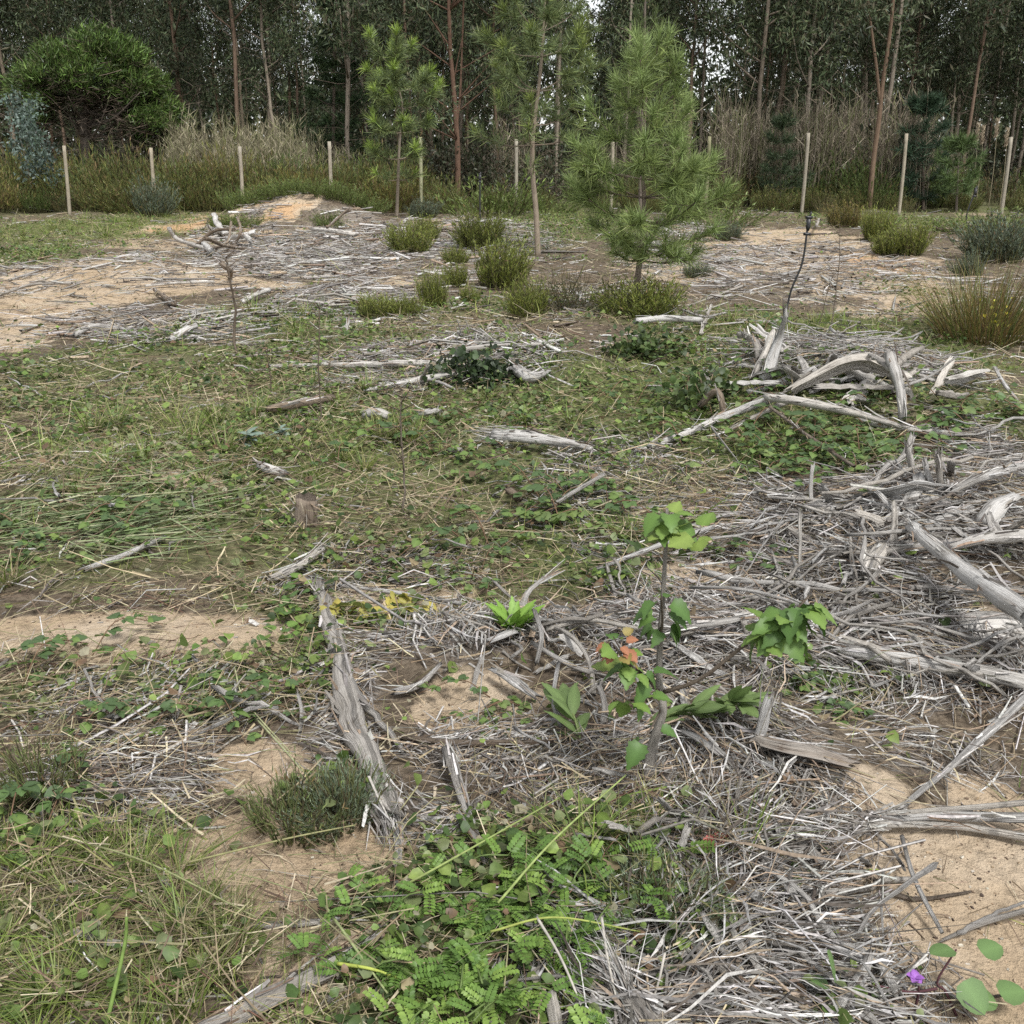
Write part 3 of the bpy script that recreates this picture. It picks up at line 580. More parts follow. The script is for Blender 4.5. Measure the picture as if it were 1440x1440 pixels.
    log('pale_root_ball', 'rounded pale root knuckle by the dark leafy sprout', [(707, 528, .0), (725, 520, .05), (745, 530, .05), (772, 522, .02)], (.03, .055, .045, .02), cat='root', rough=.2)
    log('frayed_trunk_piece', 'grey trunk piece with one frayed end in the weeds', [(695, 612, .03), (755, 617, .05), (832, 630, .02)], (.05, .04, .022), cat='log', fray=((0, 70, .30, .10),))
    log('jutting_stick', 'smooth pale stick jutting up from dark brambles', [(777, 712, .02), (810, 690, .08), (848, 668, .14)], (.014, .013, .011), cat='stick')
    log('propped_branch', 'long grey branch reaching to the poplar sapling through brambles', [(838, 800, .03), (900, 778, .08), (955, 757, .12), (1000, 742, .14)], (.010, .014, .014, .012))
    log('long_thin_stick', 'long thin pale stick above the wilted yellow leaves', [(478, 823, .02), (560, 834, .03), (690, 856, .02)], (.010, .013, .010), cat='stick', jag=.01)
    log('hooked_branch', 'dark-tipped hooked branch with a pale broken foot', [(735, 860, .0), (742, 835, .04), (765, 815, .09), (782, 806, .1)], (.022, .014, .011, .009))
    log('hanging_splinter', 'pale narrow splinter by the bramble leaves', [(853, 795, .08), (862, 825, .04), (870, 858, .0)], .009, cat='wood splinter')
    log('dark_branch', 'dark brown branch lying level across the bare sand', [(572, 1038, .02), (660, 1045, .03), (765, 1044, .03)], (.010, .013, .010), mat='log_brown')
    log('angled_stick', 'pale angled stick on the wood chips beside the long log', [(558, 972, .02), (590, 962, .03), (615, 938, .04)], (.014, .014, .009), cat='stick')
    log('flared_slab', 'flared white slab of split wood on the chips', [(695, 942, .04), (725, 958, .04), (752, 978, .02)], (.014, .028, .02), cat='wood slab', flat=.3)
    log('flat_chip', 'flat grey chip under the bright green seedling', [(690, 900, .03), (722, 888, .03)], (.026, .02), cat='wood slab', flat=.25)
    for k, (pts, r, lb) in enumerate([
        ([(770, 878, .05), (805, 895, .09), (828, 930, .06), (835, 975, .02)], .013, 'thick arched root bowing over the centre of the twig pile'),
        ([(752, 860, .1), (762, 895, .09), (755, 930, .04)], .012, 'short upright root stub near the bright seedling'),
        ([(785, 935, .1), (778, 985, .08), (790, 1025, .02)], .010, 'slender curved root dropping to the sand'),
        ([(905, 880, .1), (925, 905, .06), (892, 912, .05)], .011, 'small looped root just behind the sapling stem'),
        ([(770, 885, .06), (830, 872, .08), (905, 885, .08), (960, 878, .06)], .013, 'level root running behind the twig pile'),
        ([(842, 965, .08), (850, 995, .04), (845, 1030, .0)], .014, 'pale broad splinter standing under the sapling leaves'),
        ([(750, 905, .04), (800, 935, .06), (830, 945, .05)], .014, 'thick grey root half buried in the twig pile')]):
        log('arched_root', lb, pts, r * .75, cat='root', jag=.02, rough=.15)
    for k, (pts, r, lb) in enumerate([
        ([(120, 800, .01), (175, 780, .03), (230, 756, .02)], .013, 'pale splintered stick in the flattened weeds'),
        ([(385, 812, .02), (420, 795, .04), (452, 772, .04)], .020, 'grey split branch above the head of the long cracked log'),
        ([(20, 1085, .01), (85, 1120, .02), (150, 1140, .01)], .012, 'grey-brown branch on the dead straw'),
        ([(140, 1012, .02), (180, 1000, .03), (160, 1010, .03)], .008, 'short pale rod in the straw'),
        ([(420, 980, .06), (424, 1000, .03), (422, 1028, 0)], .007, 'small upright peg in the weeds beside the long cracked log'),
        ([(145, 1065, .0), (178, 1058, .02), (170, 1075, .0)], .009, 'bleached chip of wood near the dark soil'),
        ([(105, 470, .02), (130, 458, .05), (165, 462, .02)], .03, 'root fragment at the edge of the pale sand'),
        ([(160, 458, .03), (185, 468, .02), (210, 478, .0)], .022, 'grey branch fallen past the root fragment'),
        ([(240, 478, .0), (262, 464, .06), (275, 458, .08)], .035, 'pale jagged wood piece in low weeds'),
        ([(340, 425, .0), (358, 415, .06), (378, 408, .05)], .035, 'pair of grey logs end by the dead stem'),
        ([(218, 408, .02), (240, 424, .04), (247, 430, 0)], .03, 'dark stubby branch on the pale sand'),
        ([(205, 402, .02), (250, 398, .04), (300, 396, .02)], .022, 'thin grey branch lying along the pale sand'),
        ([(0, 415, .02), (45, 400, .05), (100, 398, .04)], .02, 'thin root emerging from the pale sandy bank'),
        ([(380, 575, .04), (420, 568, .07), (465, 560, .04)], .03, 'dark brown rotting branch in the grass'),
        ([(400, 588, .01), (430, 580, .02), (450, 575, .02)], .016, 'grey stick just below the dark rotting branch'),
        ([(366, 655, .02), (380, 660, .05), (398, 666, .02)], .028, 'knobbly white wood lump in the grass'),
        ([(515, 585, .01), (530, 580, .05), (545, 586, .02)], .035, 'white weathered wood lump by the thin upright sapling'),
        ([(588, 583, .02), (605, 579, .05), (618, 578, .02)], .026, 'small white log end on the grass'),
        ([(632, 633, .01), (648, 634, .02)], .02, 'tiny white wood fragment among weeds'),
        ([(716, 690, .06), (728, 700, .02)], .03, 'white broken stump face in dark brambles'),
        ([(490, 452, .1), (485, 470, .0)], .02, 'pale forked stick stub beside the heather'),
        ([(895, 452, .1), (930, 448, .12), (985, 450, .1)], .035, 'pale log on the bank right of the big young pine'),
        ([(1040, 470, .12), (1060, 478, .12), (1068, 505, .05)], .03, 'weathered root end below the young pine bank'),
        ([(1020, 440, .1), (990, 445, .1), (960, 436, .1)], .014, 'thin branch on top of the bank'),
        ([(485, 415, .01), (505, 402, .04), (525, 395, .02)], .02, 'bent grey stick beside the bare litter'),
        ([(470, 410, .02), (540, 402, .05), (560, 412, .02)], .016, 'thin root looping over the litter'),
        ([(620, 320, .05), (645, 325, .05), (665, 322, .05)], .03, 'dark grey log behind the round heather'),
        ([(1290, 318, .05), (1330, 322, .05), (1365, 317, .05)], .035, 'long dark log lying near the posts'),
        ([(1148, 318, .3), (1152, 308, .1)], .03, 'short pale peg near the sprinkler riser')]):
        log('dead_branch', lb, pts, r, cat='branch', mat=('log_brown' if 'dark' in lb or 'brown' in lb else 'log'), seed=300 + k)
    # root pile on the near side of the sand mound
    for k, (pts, r, lb) in enumerate([
        ([(300, 302, .35), (308, 318, .2), (318, 330, .05)], .07, 'pale stump root jutting up from the dark root pile'),
        ([(238, 322, .25), (246, 334, .1), (268, 343, .06), (290, 350, .05)], .05, 'curling white root beyond the root pile'),
        ([(285, 342, .02), (296, 352, .08), (297, 358, 0)], .06, 'rounded white root end in the grass'),
        ([(320, 335, .05), (345, 332, .2), (352, 340, .1)], .06, 'broken grey root at the foot of the sand mound'),
        ([(310, 370, .25), (322, 380, .15), (324, 388, .0)], .045, 'brown splintered stump on the bare litter'),
        ([(440, 322, .1), (470, 325, .1), (500, 330, .05)], .05, 'grey branch at the right foot of the sand mound'),
        ([(275, 345, .05), (300, 325, .3), (330, 322, .35)], .035, 'dark brown arching root over the root pile'), ([(290, 335, .3), (315, 345, .15), (345, 350, .05)], .04, 'dark brown root lying down the root pile'),
        ([(330, 345, .05), (338, 325, .3), (334, 305, .5)], .03, 'dark brown upright root in the root pile'), ([(300, 350, .05), (320, 340, .2), (325, 312, .45)], .03, 'brown forked root leaning on the pale stump root'), ([(460, 320, .3), (480, 302, .5), (492, 296, .6)], .03, 'dark brown root sticking out of the mound side')]):
        log('stump_root', lb, pts, r, cat='root', rough=.2, mat='log_brown' if 'brown' in lb else 'log', seed=400 + k)
build_logs()

def build_sticks():
    rng = np.random.default_rng(8); V = []
    for k in range(14):
        n = 9; x = np.linspace(0, 1, n); c = np.stack([x - .5, np.cumsum(rng.normal(0, .03, n)), np.cumsum(rng.normal(0, .018, n))], 1); c[:, 1:] -= c[:, 1:].mean(0)
        r = .020 * rng.uniform(.6, 1.2) * np.linspace(1, rng.uniform(.3, .8), n) * .85; ps = [tube(c, r * rng.uniform(.75, 1.25, n), 6, .2, .07, k)]
        if k % 3 == 0:
            i = int(rng.integers(3, 6)); a = c[i]; b = a + np.array([.22, rng.choice([-1, 1]) * .15, .04]); ps.append(tube(np.linspace(a, b, 5), np.linspace(r[i] * .7, r[i] * .3, 5), 5, .1, .01, k + 50))
        V.append(tube_mesh('stick', ps))
    sets = [(190, lambda x, y: (F_WOOD(x, y) > .7) * (x > .9), 2.0, 8.5, (.25, .8), 'bleached bare stick lying in the woody debris heap', 'sticks of the debris heap', .10),
            (100, lambda x, y: (F_WOOD(x, y) > .6) * (x < .9) * 1.0, 1.5, 4.8, (.16, .42), 'short grey stick on the bed of twigs and chips', 'sticks on the twig bed', .05),
            (70, lambda x, y: (F_WOOD(x, y) > .45) * 1.0, 8.5, 24, (.4, 1.2), 'bare grey stick on the far litter', 'sticks on the far litter', .05),
            (40, lambda x, y: (F_STRAW(x, y) > .5) * (x < .3) * 1.0, 1.6, 8, (.2, .5), 'grey stick lying in brown straw and weeds', 'sticks in the straw', .03)]
    first = True
    for cnt, f, d0, d1, (l0, l1), lb, grp, lift in sets:
        x, y, d = sample(rng, 12000, lambda x, y: f(x, y) * (1 - .9 * F_SAND(x, y)), d0, d1, 1.0)
        for i in range(min(cnt, len(x))):
            me = V[int(rng.integers(0, 14))]; L = rng.uniform(l0, l1); o = obj('stick', me, M['log'])
            o.location = (x[i], y[i], float(H(x[i], y[i])) + .012 + rng.uniform(0, lift)); o.rotation_euler = (rng.uniform(0, 6.28), rng.normal(0, .13), rng.uniform(0, 6.28)); th = rng.uniform(.7, 1.3) * (.7 if L > .5 else 1)
            o.scale = (L, L * th, L * th)
            o['label'] = lb; o['category'] = 'stick'; o['group'] = grp
build_sticks()

def build_chunks():
    rng = np.random.default_rng(17); Ms = []
    for k in range(7):
        n = 9; x = np.linspace(-.5, .5, n); c = np.stack([x, np.cumsum(rng.normal(0, .02, n)), np.cumsum(rng.normal(0, .02, n))], 1)
        arc = None if k % 3 == 0 else rng.uniform(2.6, 4.2); Ms.append(tube_mesh('wood_chunk', tube(c, rng.uniform(.10, .17) * (1 - .3 * np.abs(x)) * rng.uniform(.8, 1.2, n), 11, .22, .16, 500 + k, arc, rng.uniform(.4, .9)), smooth=arc is None))
    for cx, cy, rx, ry, cnt, l0, l1, lb, grp in [(1200, 545, 150, 26, 34, .2, .5, 'ragged broken wood chunk in the upper debris heap round the arched log', 'chunks of the upper heap'), (1290, 730, 170, 60, 26, .12, .3, 'ragged weathered wood chunk among the twigs round the hollow log', 'chunks round the hollow log'), (1060, 495, 60, 22, 5, .2, .45, 'ragged shredded wood chunk behind the leaning stub', 'chunks behind the leaning stub'), (900, 930, 200, 60, 14, .08, .18, 'small ragged wood chunk on the twig pile behind the sapling', 'chunks of the twig pile'), (1050, 1250, 170, 130, 22, .05, .13, 'small pale wood chunk on the grey twig bed', 'chunks of the twig bed'), (320, 335, 40, 12, 8, .3, .7, 'ragged broken root chunk in the dark root pile', 'chunks of the root pile')]:
        for k in range(cnt):
            u = rng.normal(0, .5, 2); b = gp(cx + u[0] * rx, cy + u[1] * ry, .02); L = rng.uniform(l0, l1); o = obj('wood_chunk', Ms[int(rng.integers(0, 7))], M['log'], None, b + [0, 0, rng.uniform(0, .05)], lb, 'wood chunk', grp); o.rotation_euler = (rng.uniform(-.7, .7), rng.normal(0, .45), rng.uniform(0, 6.28)); o.scale = (L, L * rng.uniform(.45, .9), L * rng.uniform(.35, .75))
    for pts, rr, lb in [([(1278, 628, .18), (1283, 668, .03)], .018, 'upright split splinter beyond the hollow log'), ([(1302, 655, .14), (1312, 692, .02)], .016, 'upright stub leaning beside the split splinter'), ([(1320, 643, .2), (1322, 692, .02)], .018, 'tallest upright stub behind the hollow log'), ([(1062, 525, .02), (1088, 468, .2)], .028, 'broad shredded slab leaning behind the pointed stub'), ([(1340, 690, .05), (1390, 668, .1), (1440, 655, .1)], .025, 'level grey branch beyond the stout root knot'), ([(985, 570, .05), (1010, 550, .15), (1020, 585, .02)], .025, 'dark bent root at the near end of the upper heap'), ([(1000, 430, .1), (985, 470, .05)], .02, 'pale stub in weeds beside the bank')]:
        log('upright_splinter', lb, pts, rr, cat='wood splinter', fray=((0, 14, .08, .12),), mat='log_brown' if 'dark' in lb else 'log', rough=.16, jag=.05)
build_chunks()
def build_stump():
    b = gp(430, 738); rng = np.random.default_rng(4); t = thing('tree_stump', 'small reddish-brown splintered stump standing in the weeds', 'stump', b)
    c = np.array([[0, 0, -.03], [0, 0, .03], [.005, 0, .08], [.01, .0, .125]]); obj('trunk', tube_mesh('trunk', tube(catmull(c, 8), np.linspace(.062, .052, 8), 14, .14, .035, 5)), M['log_brown'], t)
    A = Acc(); n = 50; a = rng.uniform(0, 6.28, n); p = np.stack([np.cos(a) * .05, np.sin(a) * .05, rng.uniform(.04, .12, n)], 1)
    D = norm(np.stack([np.cos(a) * .5, np.sin(a) * .5, rng.uniform(-.8, .9, n)], 1)); A.scatter(STRAW, p, D, rng.uniform(0, 6, n), np.stack([rng.uniform(.03, .08, n), np.full(n, .006), np.full(n, .06)], 1), cj(rng, GREYW[:3] + BROWNW, n), rng)
    obj('splinters', A.mesh('splinters'), M['chip'], t)
build_stump()

# ------------------------------------------------------------------ fence posts
POSTS = [((90, 205), (98, 303)), ((212, 208), (218, 301)), ((337, 206), (342, 300)), ((463, 199), (466, 299)), ((591, 193), (592, 299)), ((726, 196), (725, 298)),
         ((862, 194), (859, 298)), ((998, 192), (991, 299)), ((1137, 187), (1127, 300)), ((1275, 188), (1264, 302)), ((1422, 193), (1408, 301))]
POST_LB = ['square timber post at the grassy end of the fence line', 'timber post behind a small grey-leaved bush', 'timber post behind the near end of the sand mound', 'timber post rising behind the far end of the sand mound',
           'greenish timber post beside the yellow-tufted young pine', 'timber post just behind the bare stemmed young pine', 'timber post hidden behind the big bushy pine', 'greenish timber post at the outer needles of the big bushy pine',
           'timber post leaning beyond the sprinkler riser', 'timber post beside the forked orange-barked trunk', 'timber post under the pampas plumes']
def build_posts():
    for k, ((tx, ty), (bx, by)) in enumerate(POSTS):
        b = gp0(bx, min(by, 303), .0); y = min(b[1], 31.5); B = at(bx, by, y); B[2] = float(H(B[0], y)); T = at(tx, ty, y + .03 * (k % 3 - 1))
        w = .05; base = B.copy(); n = 10; C = catmull([B - base - [0, 0, .2], (B + T) / 2 - base + [.01, 0, 0], T - base], n); a = np.arange(8) * pi / 4 + pi / 8
        me = tube_mesh('fence_post', tube(C, np.linspace(w * 1.08, w, n), 8, .05, .01, 11 + k))
        obj('fence_post', me, M['post_green' if 'greenish' in POST_LB[k] else 'post'], None, base, POST_LB[k], 'post', 'posts of the unfinished fence')
build_posts()

# ------------------------------------------------------------------ trees
EUC = [(.055, .078, .036), (.08, .105, .048), (.038, .055, .028), (.10, .12, .06), (.08, .072, .04)]
def leaf_clumps(A, rng, centres, rad, n, size, cols, droop=.9, wid=.24, tone=.25):
    K = len(centres); idx = np.repeat(np.arange(K), n); N = len(idx); c = np.asarray(centres)[idx]
    pos = c + rng.normal(0, 1, (N, 3)) * np.asarray(rad)[idx][:, None] * np.array([1, 1, .8]); D = rdir(rng, N, -1.2, .5); D[:, 2] -= droop * rng.uniform(0, 1, N); D = norm(D)
    L = size * np.exp(rng.normal(0, .3, N)); ct = (1 + rng.normal(0, tone, K))[idx][:, None]
    A.scatter(DIA, pos, D, rng.uniform(0, 6.28, N), np.stack([L, L * wid, L], 1), np.clip(cj(rng, cols, N, .18) * ct, .005, .6), rng)
def euc_meshes(seed, Ht=15., low=3.5, n_cl=70, per=150, thin=1.0, dens_low=.5):
    rng = np.random.default_rng(seed); lean = rng.normal(0, .02, 2); z = np.linspace(-.3, Ht, 14)
    P = np.stack([z * lean[0] + np.cumsum(rng.normal(0, .05, 14)), z * lean[1] + np.cumsum(rng.normal(0, .05, 14)), z], 1); P -= [P[0, 0], P[0, 1], 0]
    parts = [tube(P, np.linspace(.08, .02, 14) * thin, 7, .08, 0, seed)]; cent = []; rad = []
    for k in range(26):
        h = low + (Ht - low) * (k + rng.uniform(0, 1)) / 26; b = np.array([np.interp(h, z, P[:, i]) for i in range(3)]); a = rng.uniform(0, 6.28); L = rng.uniform(.6, 2.1) * (1.1 - .5 * (h - low) / (Ht - low))
        e = b + np.array([cos(a) * L * .7, sin(a) * L * .7, L * rng.uniform(.3, .9)]); mid = (b + e) / 2 + np.array([cos(a), sin(a), 0]) * L * .12
        parts.append(tube(catmull([b, mid, e], 6), np.linspace(.035, .01, 6), 4, 0, 0, k))
        for q in range(3):
            cent.append(b + (e - b) * rng.uniform(.55, 1.1) + rng.normal(0, .25, 3)); rad.append(rng.uniform(.22, .5))
    A = Acc(); leaf_clumps(A, rng, cent, rad, per, .17, EUC)
    # fine dead twigs low on the trunk
    nt = 40; h = rng.uniform(.8, low + 2, nt); b = np.stack([np.interp(h, z, P[:, i]) for i in range(3)], 1)
    T = TwigAcc(); T.twigs(TWIG3, b, rdir(rng, nt, -.1, .7), rng.uniform(.4, 1.3, nt), rng.uniform(.005, .011, nt), cj(rng, [(.16, .125, .1), (.1, .08, .06)], nt), rng)
    return tube_mesh('trunk', parts), A.mesh('crown'), T.mesh('dead_twigs', True)
def build_forest():
    rng = np.random.default_rng(21)
    var = [euc_meshes(100 + i, rng.uniform(13, 17), low) for i, low in enumerate((2.6, 3.4, 4.2, 5.0, 3.0, 6.0))]
    for i, (tr, cr, tw) in enumerate(var):
        tr.materials.append(M['pale_bark'] if i % 3 else M['brown_bark']); cr.materials.append(M['crown']); tw.materials.append(M['bark'])
    gaps = [(345, 500, .45), (780, 850, .6), (930, 1010, .4)]
    row = 0; y = 39.
    while y < 74:
        w = .62 * y + 4; x = -w + rng.uniform(0, 2.5)
        while x < w:
            xx, yy = x + rng.normal(0, .4), y + rng.normal(0, .7); px = 720 + 1440 * xx / yy; skip = False
            for a, b, pr in gaps:
                if a < px < b and rng.uniform() < pr: skip = True
            if px < 270 and yy < 46: skip = True
            if not skip:
                i = int(rng.integers(0, 6)); tr, cr, tw = var[i]
                t = thing('eucalyptus_tree', ['tall eucalyptus with a reddish-brown trunk in the dark wood behind the posts', 'tall eucalyptus with a pale grey trunk in the dark wood behind the posts'][1 if i % 3 else 0], 'tree',
                          (xx, yy, 0), rng.uniform(0, 6.28), 'eucalyptus trees of the wood', float(rng.uniform(.85, 1.2)))
                obj('trunk', tr, None, t); obj('crown', cr, None, t)
                if yy < 52: obj('dead_twigs', tw, None, t, kind='stuff')
            x += rng.uniform(1.9, 3.2) * (1 + (y - 39) / 90)
        y += rng.uniform(3.8, 5.0); row += 1
    # the mass of the wood farther back
    A = Acc(); n = 760; yy = rng.uniform(76, 100, n); xx = rng.uniform(-1, 1, n) * (.62 * yy + 5); px = 720 + 1440 * xx / yy
    zz = rng.uniform(0, 1, n) ** 1.1 * np.where((px > 345) & (px < 505), 8.5, np.where((px > 780) & (px < 1000), 10.5, 14)); leaf_clumps(A, rng, np.stack([xx, yy, zz], 1), rng.uniform(.8, 1.6, n), 110, .5, EUC, wid=.35)
    n = 520; yy = rng.uniform(78, 104, n); xx = rng.uniform(-1, 1, n) * (.62 * yy + 5); leaf_clumps(A, rng, np.stack([xx, yy, rng.uniform(0, 7.5, n)], 1), rng.uniform(.9, 1.5, n), 75, .75, EUC, wid=.4)
    obj('far_wood', A.mesh('far_wood'), M['crown'], kind='stuff', label='dark mass of trees far back in the wood')
    # dark undergrowth between the trunks
    for v in range(3):
        A = Acc(); r2 = np.random.default_rng(60 + v); c = r2.normal(0, 1, (26, 3)) * [.9, .9, .5] + [0, 0, 1.0]; c[:, 2] = np.abs(c[:, 2]); leaf_clumps(A, r2, c, r2.uniform(.25, .5, 26), 90, .12, [(.035, .045, .022), (.055, .06, .03), (.075, .06, .04)], wid=.4)
        cm = A.mesh('foliage'); cm.materials.append(M['crown'])
        T = TwigAcc(); T.twigs(TWIG3, r2.normal(0, .25, (30, 3)) * [1, 1, 0], rdir(r2, 30, .5, 1), r2.uniform(1, 2.2, 30), r2.uniform(.008, .016, 30), cj(r2, [(.12, .09, .07), (.2, .16, .12)], 30), r2); sm = T.mesh('stems', True); sm.materials.append(M['bark'])
        for k in range(30):
            y = rng.uniform(35.5, 50); x = rng.uniform(-1, 1) * (.6 * y + 3); px = 720 + 1440 * x / y
            if px < 560 and y < 41: y += 5; x = (px - 720) / 1440 * y
            t = thing('undergrowth_bush', 'dark leafy bush in the undergrowth between the trunks', 'bush', (x, y, 0), rng.uniform(0, 6), 'undergrowth bushes', float(rng.uniform(.7, 1.25))); obj('foliage', cm, None, t); obj('stems', sm, None, t)
build_forest()

def special_trunks():
    rng = np.random.default_rng(5)
    # red trunk
    y = 35.; pts = [(643, 286), (644, 220), (640, 150), (637, 110), (633, 60), (630, -60), (626, -220)]; P = np.array([at(a, b, y) for a, b in pts]); base = P[0].copy(); base[2] = 0; P = P - base; P[0, 2] = -.2
    t = thing('eucalyptus_tree', 'eucalyptus with a thick red peeling trunk between the first two young pines', 'tree', base); C = catmull(P, 24)
    parts = [tube(C, np.linspace(.095, .045, 24), 9, .12, 0, 3)]; q = at(652, 150, y) - base
    parts.append(tube(catmull([C[6], C[9] + [.18, 0, 0], at(650, 60, y) - base, at(655, -90, y) - base], 12), np.linspace(.05, .02, 12), 6, .1, 0, 4))
    cl = []; rd = []
    for k in range(60):
        a, b = rng.uniform(525, 735), rng.uniform(-260, 165)
        if b > 90 and not (545 < a < 720): continue
        cl.append(at(a, b, y + rng.normal(0, 1.0)) - base); rd.append(rng.uniform(.25, .5))
        if k % 2 == 0: parts.append(tube(catmull([C[min(23, max(5, int(np.argmin(np.abs(C[:, 2] - cl[-1][2] + 1.2)))))], cl[-1]], 6), np.linspace(.03, .008, 6), 4, 0, 0, k))
    obj('trunk', tube_mesh('trunk', parts), M['red_bark'], t); A = Acc(); leaf_clumps(A, rng, cl, rd, 190, .15, EUC); obj('crown', A.mesh('crown'), M['crown'], t)
    # forked leaning trunk on the right
    y = 33.; P = np.array([at(a, b, y) for a, b in [(1224, 284), (1228, 230), (1236, 170), (1241, 120), (1250, 60), (1258, -20), (1268, -160)]]); base = P[0].copy(); base[2] = 0; P = P - base; P[0, 2] = -.2
    t = thing('eucalyptus_tree', 'leaning eucalyptus forking into two orange-streaked stems beside a timber post', 'tree', base); C = catmull(P, 24); parts = [tube(C, np.linspace(.085, .04, 24), 9, .08, 0, 7)]
    Q = np.array([at(a, b, y) - base for a, b in [(1238, 150), (1232, 90), (1224, 30), (1215, -60), (1205, -200)]]); parts.append(tube(catmull(Q, 14), np.linspace(.05, .022, 14), 7, .08, 0, 8)); cl = []; rd = []
    for k in range(46):
        a, b = rng.uniform(1150, 1350), rng.uniform(-260, 95); cl.append(at(a, b, y + rng.normal(0, 1.0)) - base); rd.append(rng.uniform(.22, .42))
    obj('trunk', tube_mesh('trunk', parts), M['brown_bark'], t); A = Acc(); leaf_clumps(A, rng, cl, rd, 130, .15, EUC); obj('crown', A.mesh('crown'), M['crown'], t)
    # young blue-leaved eucalyptus on the left
    y = 32.5; b = at(45, 262, y); b[2] = 0; t = thing('eucalyptus_sapling', 'young eucalyptus with powdery blue-grey leaves at the edge of the heath', 'tree', b)
    C = catmull([(0, 0, -.1), (-.05, 0, 1.3), (-.3, 0, 3.3)], 12); obj('trunk', tube_mesh('trunk', tube(C, np.linspace(.03, .008, 12), 6)), M['pale_bark'], t); A = Acc(); r2 = np.random.default_rng(2)
    cl = [at(a, bb, y + r2.normal(0, .3)) - b for a, bb in zip(r2.normal(0, 1, 46) * 13 + np.linspace(22, 58, 46), np.linspace(135, 250, 46))]
    leaf_clumps(A, r2, cl, r2.uniform(.1, .2, 46), 55, .10, [(.14, .19, .16), (.10, .14, .11), (.2, .25, .22), (.08, .12, .08)], .2, .5); obj('crown', A.mesh('crown'), M['leaf'], t)
special_trunks()

def build_stone_pine():
    y = 39.; rng = np.random.default_rng(14); b = at(120, 245, y); b[2] = 0
    t = thing('stone_pine', 'broad domed stone pine with bright green top and brown bare underside', 'tree', b); mpp = y / 1440 / cos(0)
    W = lambda px, py, dy=0: at(px, py, y + dy) - b
    parts = [tube(catmull([(0, 0, -.2), W(122, 210), W(118, 170), W(130, 120), W(128, 70)], 16), np.linspace(.2, .06, 16), 9, .15, 0, 1)]
    lobes = [(120, 118, 52, 36, 1.5), (215, 190, 26, 24, .9), (228, 168, 26, 26, 1.0), (48, 160, 22, 22, .8)]
    for k in range(26):
        u = rng.uniform(-1, 1); top = 118 - 78 * math.sqrt(max(0, 1 - u * u)) + (38 * u if u > 0 else -10 * u); lobes.append((130 + 94 * u, top + rng.uniform(10, 78), rng.uniform(18, 32), rng.uniform(14, 22), rng.uniform(.8, 1.8)))
    tuf = []; bro = []
    for lx, ly, rx, ry, rd in lobes:
        n = int(rx * ry * .30); u = rdir(rng, n, -.75, 1); u = u * rng.uniform(.82, 1.06, (n, 1))
        for q in u:
            p = W(lx + q[0] * rx, ly - q[2] * ry, q[1] * rd)
            if vnoise(p[0] * 2.2 + p[1], p[2] * 2.2, 6) < -.34: continue
            (tuf if q[2] > -.25 + rng.normal(0, .25) else bro).append(p)
    tuf = np.array(tuf); bro = np.array(bro); A = Acc()
    n = 26; c = np.repeat(tuf, n, 0); N = len(c); out = norm(c - np.array([.1, 0, 3.2])); D = norm(out * .5 + rng.normal(0, .55, (N, 3)) + [0, 0, .45]); L = rng.uniform(.13, .27, N); ct = np.repeat(1 + rng.normal(0, .3, len(tuf)), n)[:, None]
    A.scatter(NEEDLE, c + rng.normal(0, .12, (N, 3)), D, rng.uniform(0, 6, N), np.stack([L, np.full(N, .035), L], 1), np.clip(cj(rng, [(.075, .13, .027), (.10, .16, .034), (.05, .085, .02), (.085, .10, .035)], N, .22) * ct, .01, .5), rng)
    obj('crown', A.mesh('crown'), M['needle'], t)
    B = TwigAcc(); n = 7; c = np.repeat(bro, n, 0) * [.95, .95, 1]; N = len(c); B.twigs(TWIG1, c, rdir(rng, N, -.5, .6), rng.uniform(.25, .8, N), rng.uniform(.006, .014, N), cj(rng, [(.10, .075, .055), (.065, .05, .036), (.15, .115, .085), (.05, .06, .028)], N, .2), rng)
    x = rng.normal(0, 1, (900, 3)) * [1.5, .9, .8] + W(130, 165); B.twigs(TWIG3, x, rdir(rng, 900, -.4, .7), rng.uniform(.3, 1.0, 900), rng.uniform(.006, .013, 900), cj(rng, [(.10, .075, .055), (.07, .052, .04), (.14, .11, .085)], 900, .2), rng)
    obj('dead_twigs', B.mesh('dead_twigs', True), M['bark'], t, kind='stuff')
    for k in range(22):
        e = W(rng.uniform(40, 235), rng.uniform(95, 180), rng.normal(0, 1.0)); s = W(122, rng.uniform(150, 205)); m = (s + e) / 2 + [0, 0, -.25]; parts.append(tube(catmull([s, m, e], 8), np.linspace(.06, .018, 8), 5, .1, 0, k))
    obj('trunk', tube_mesh('trunk', parts), M['pine_bark'], t)
build_stone_pine()

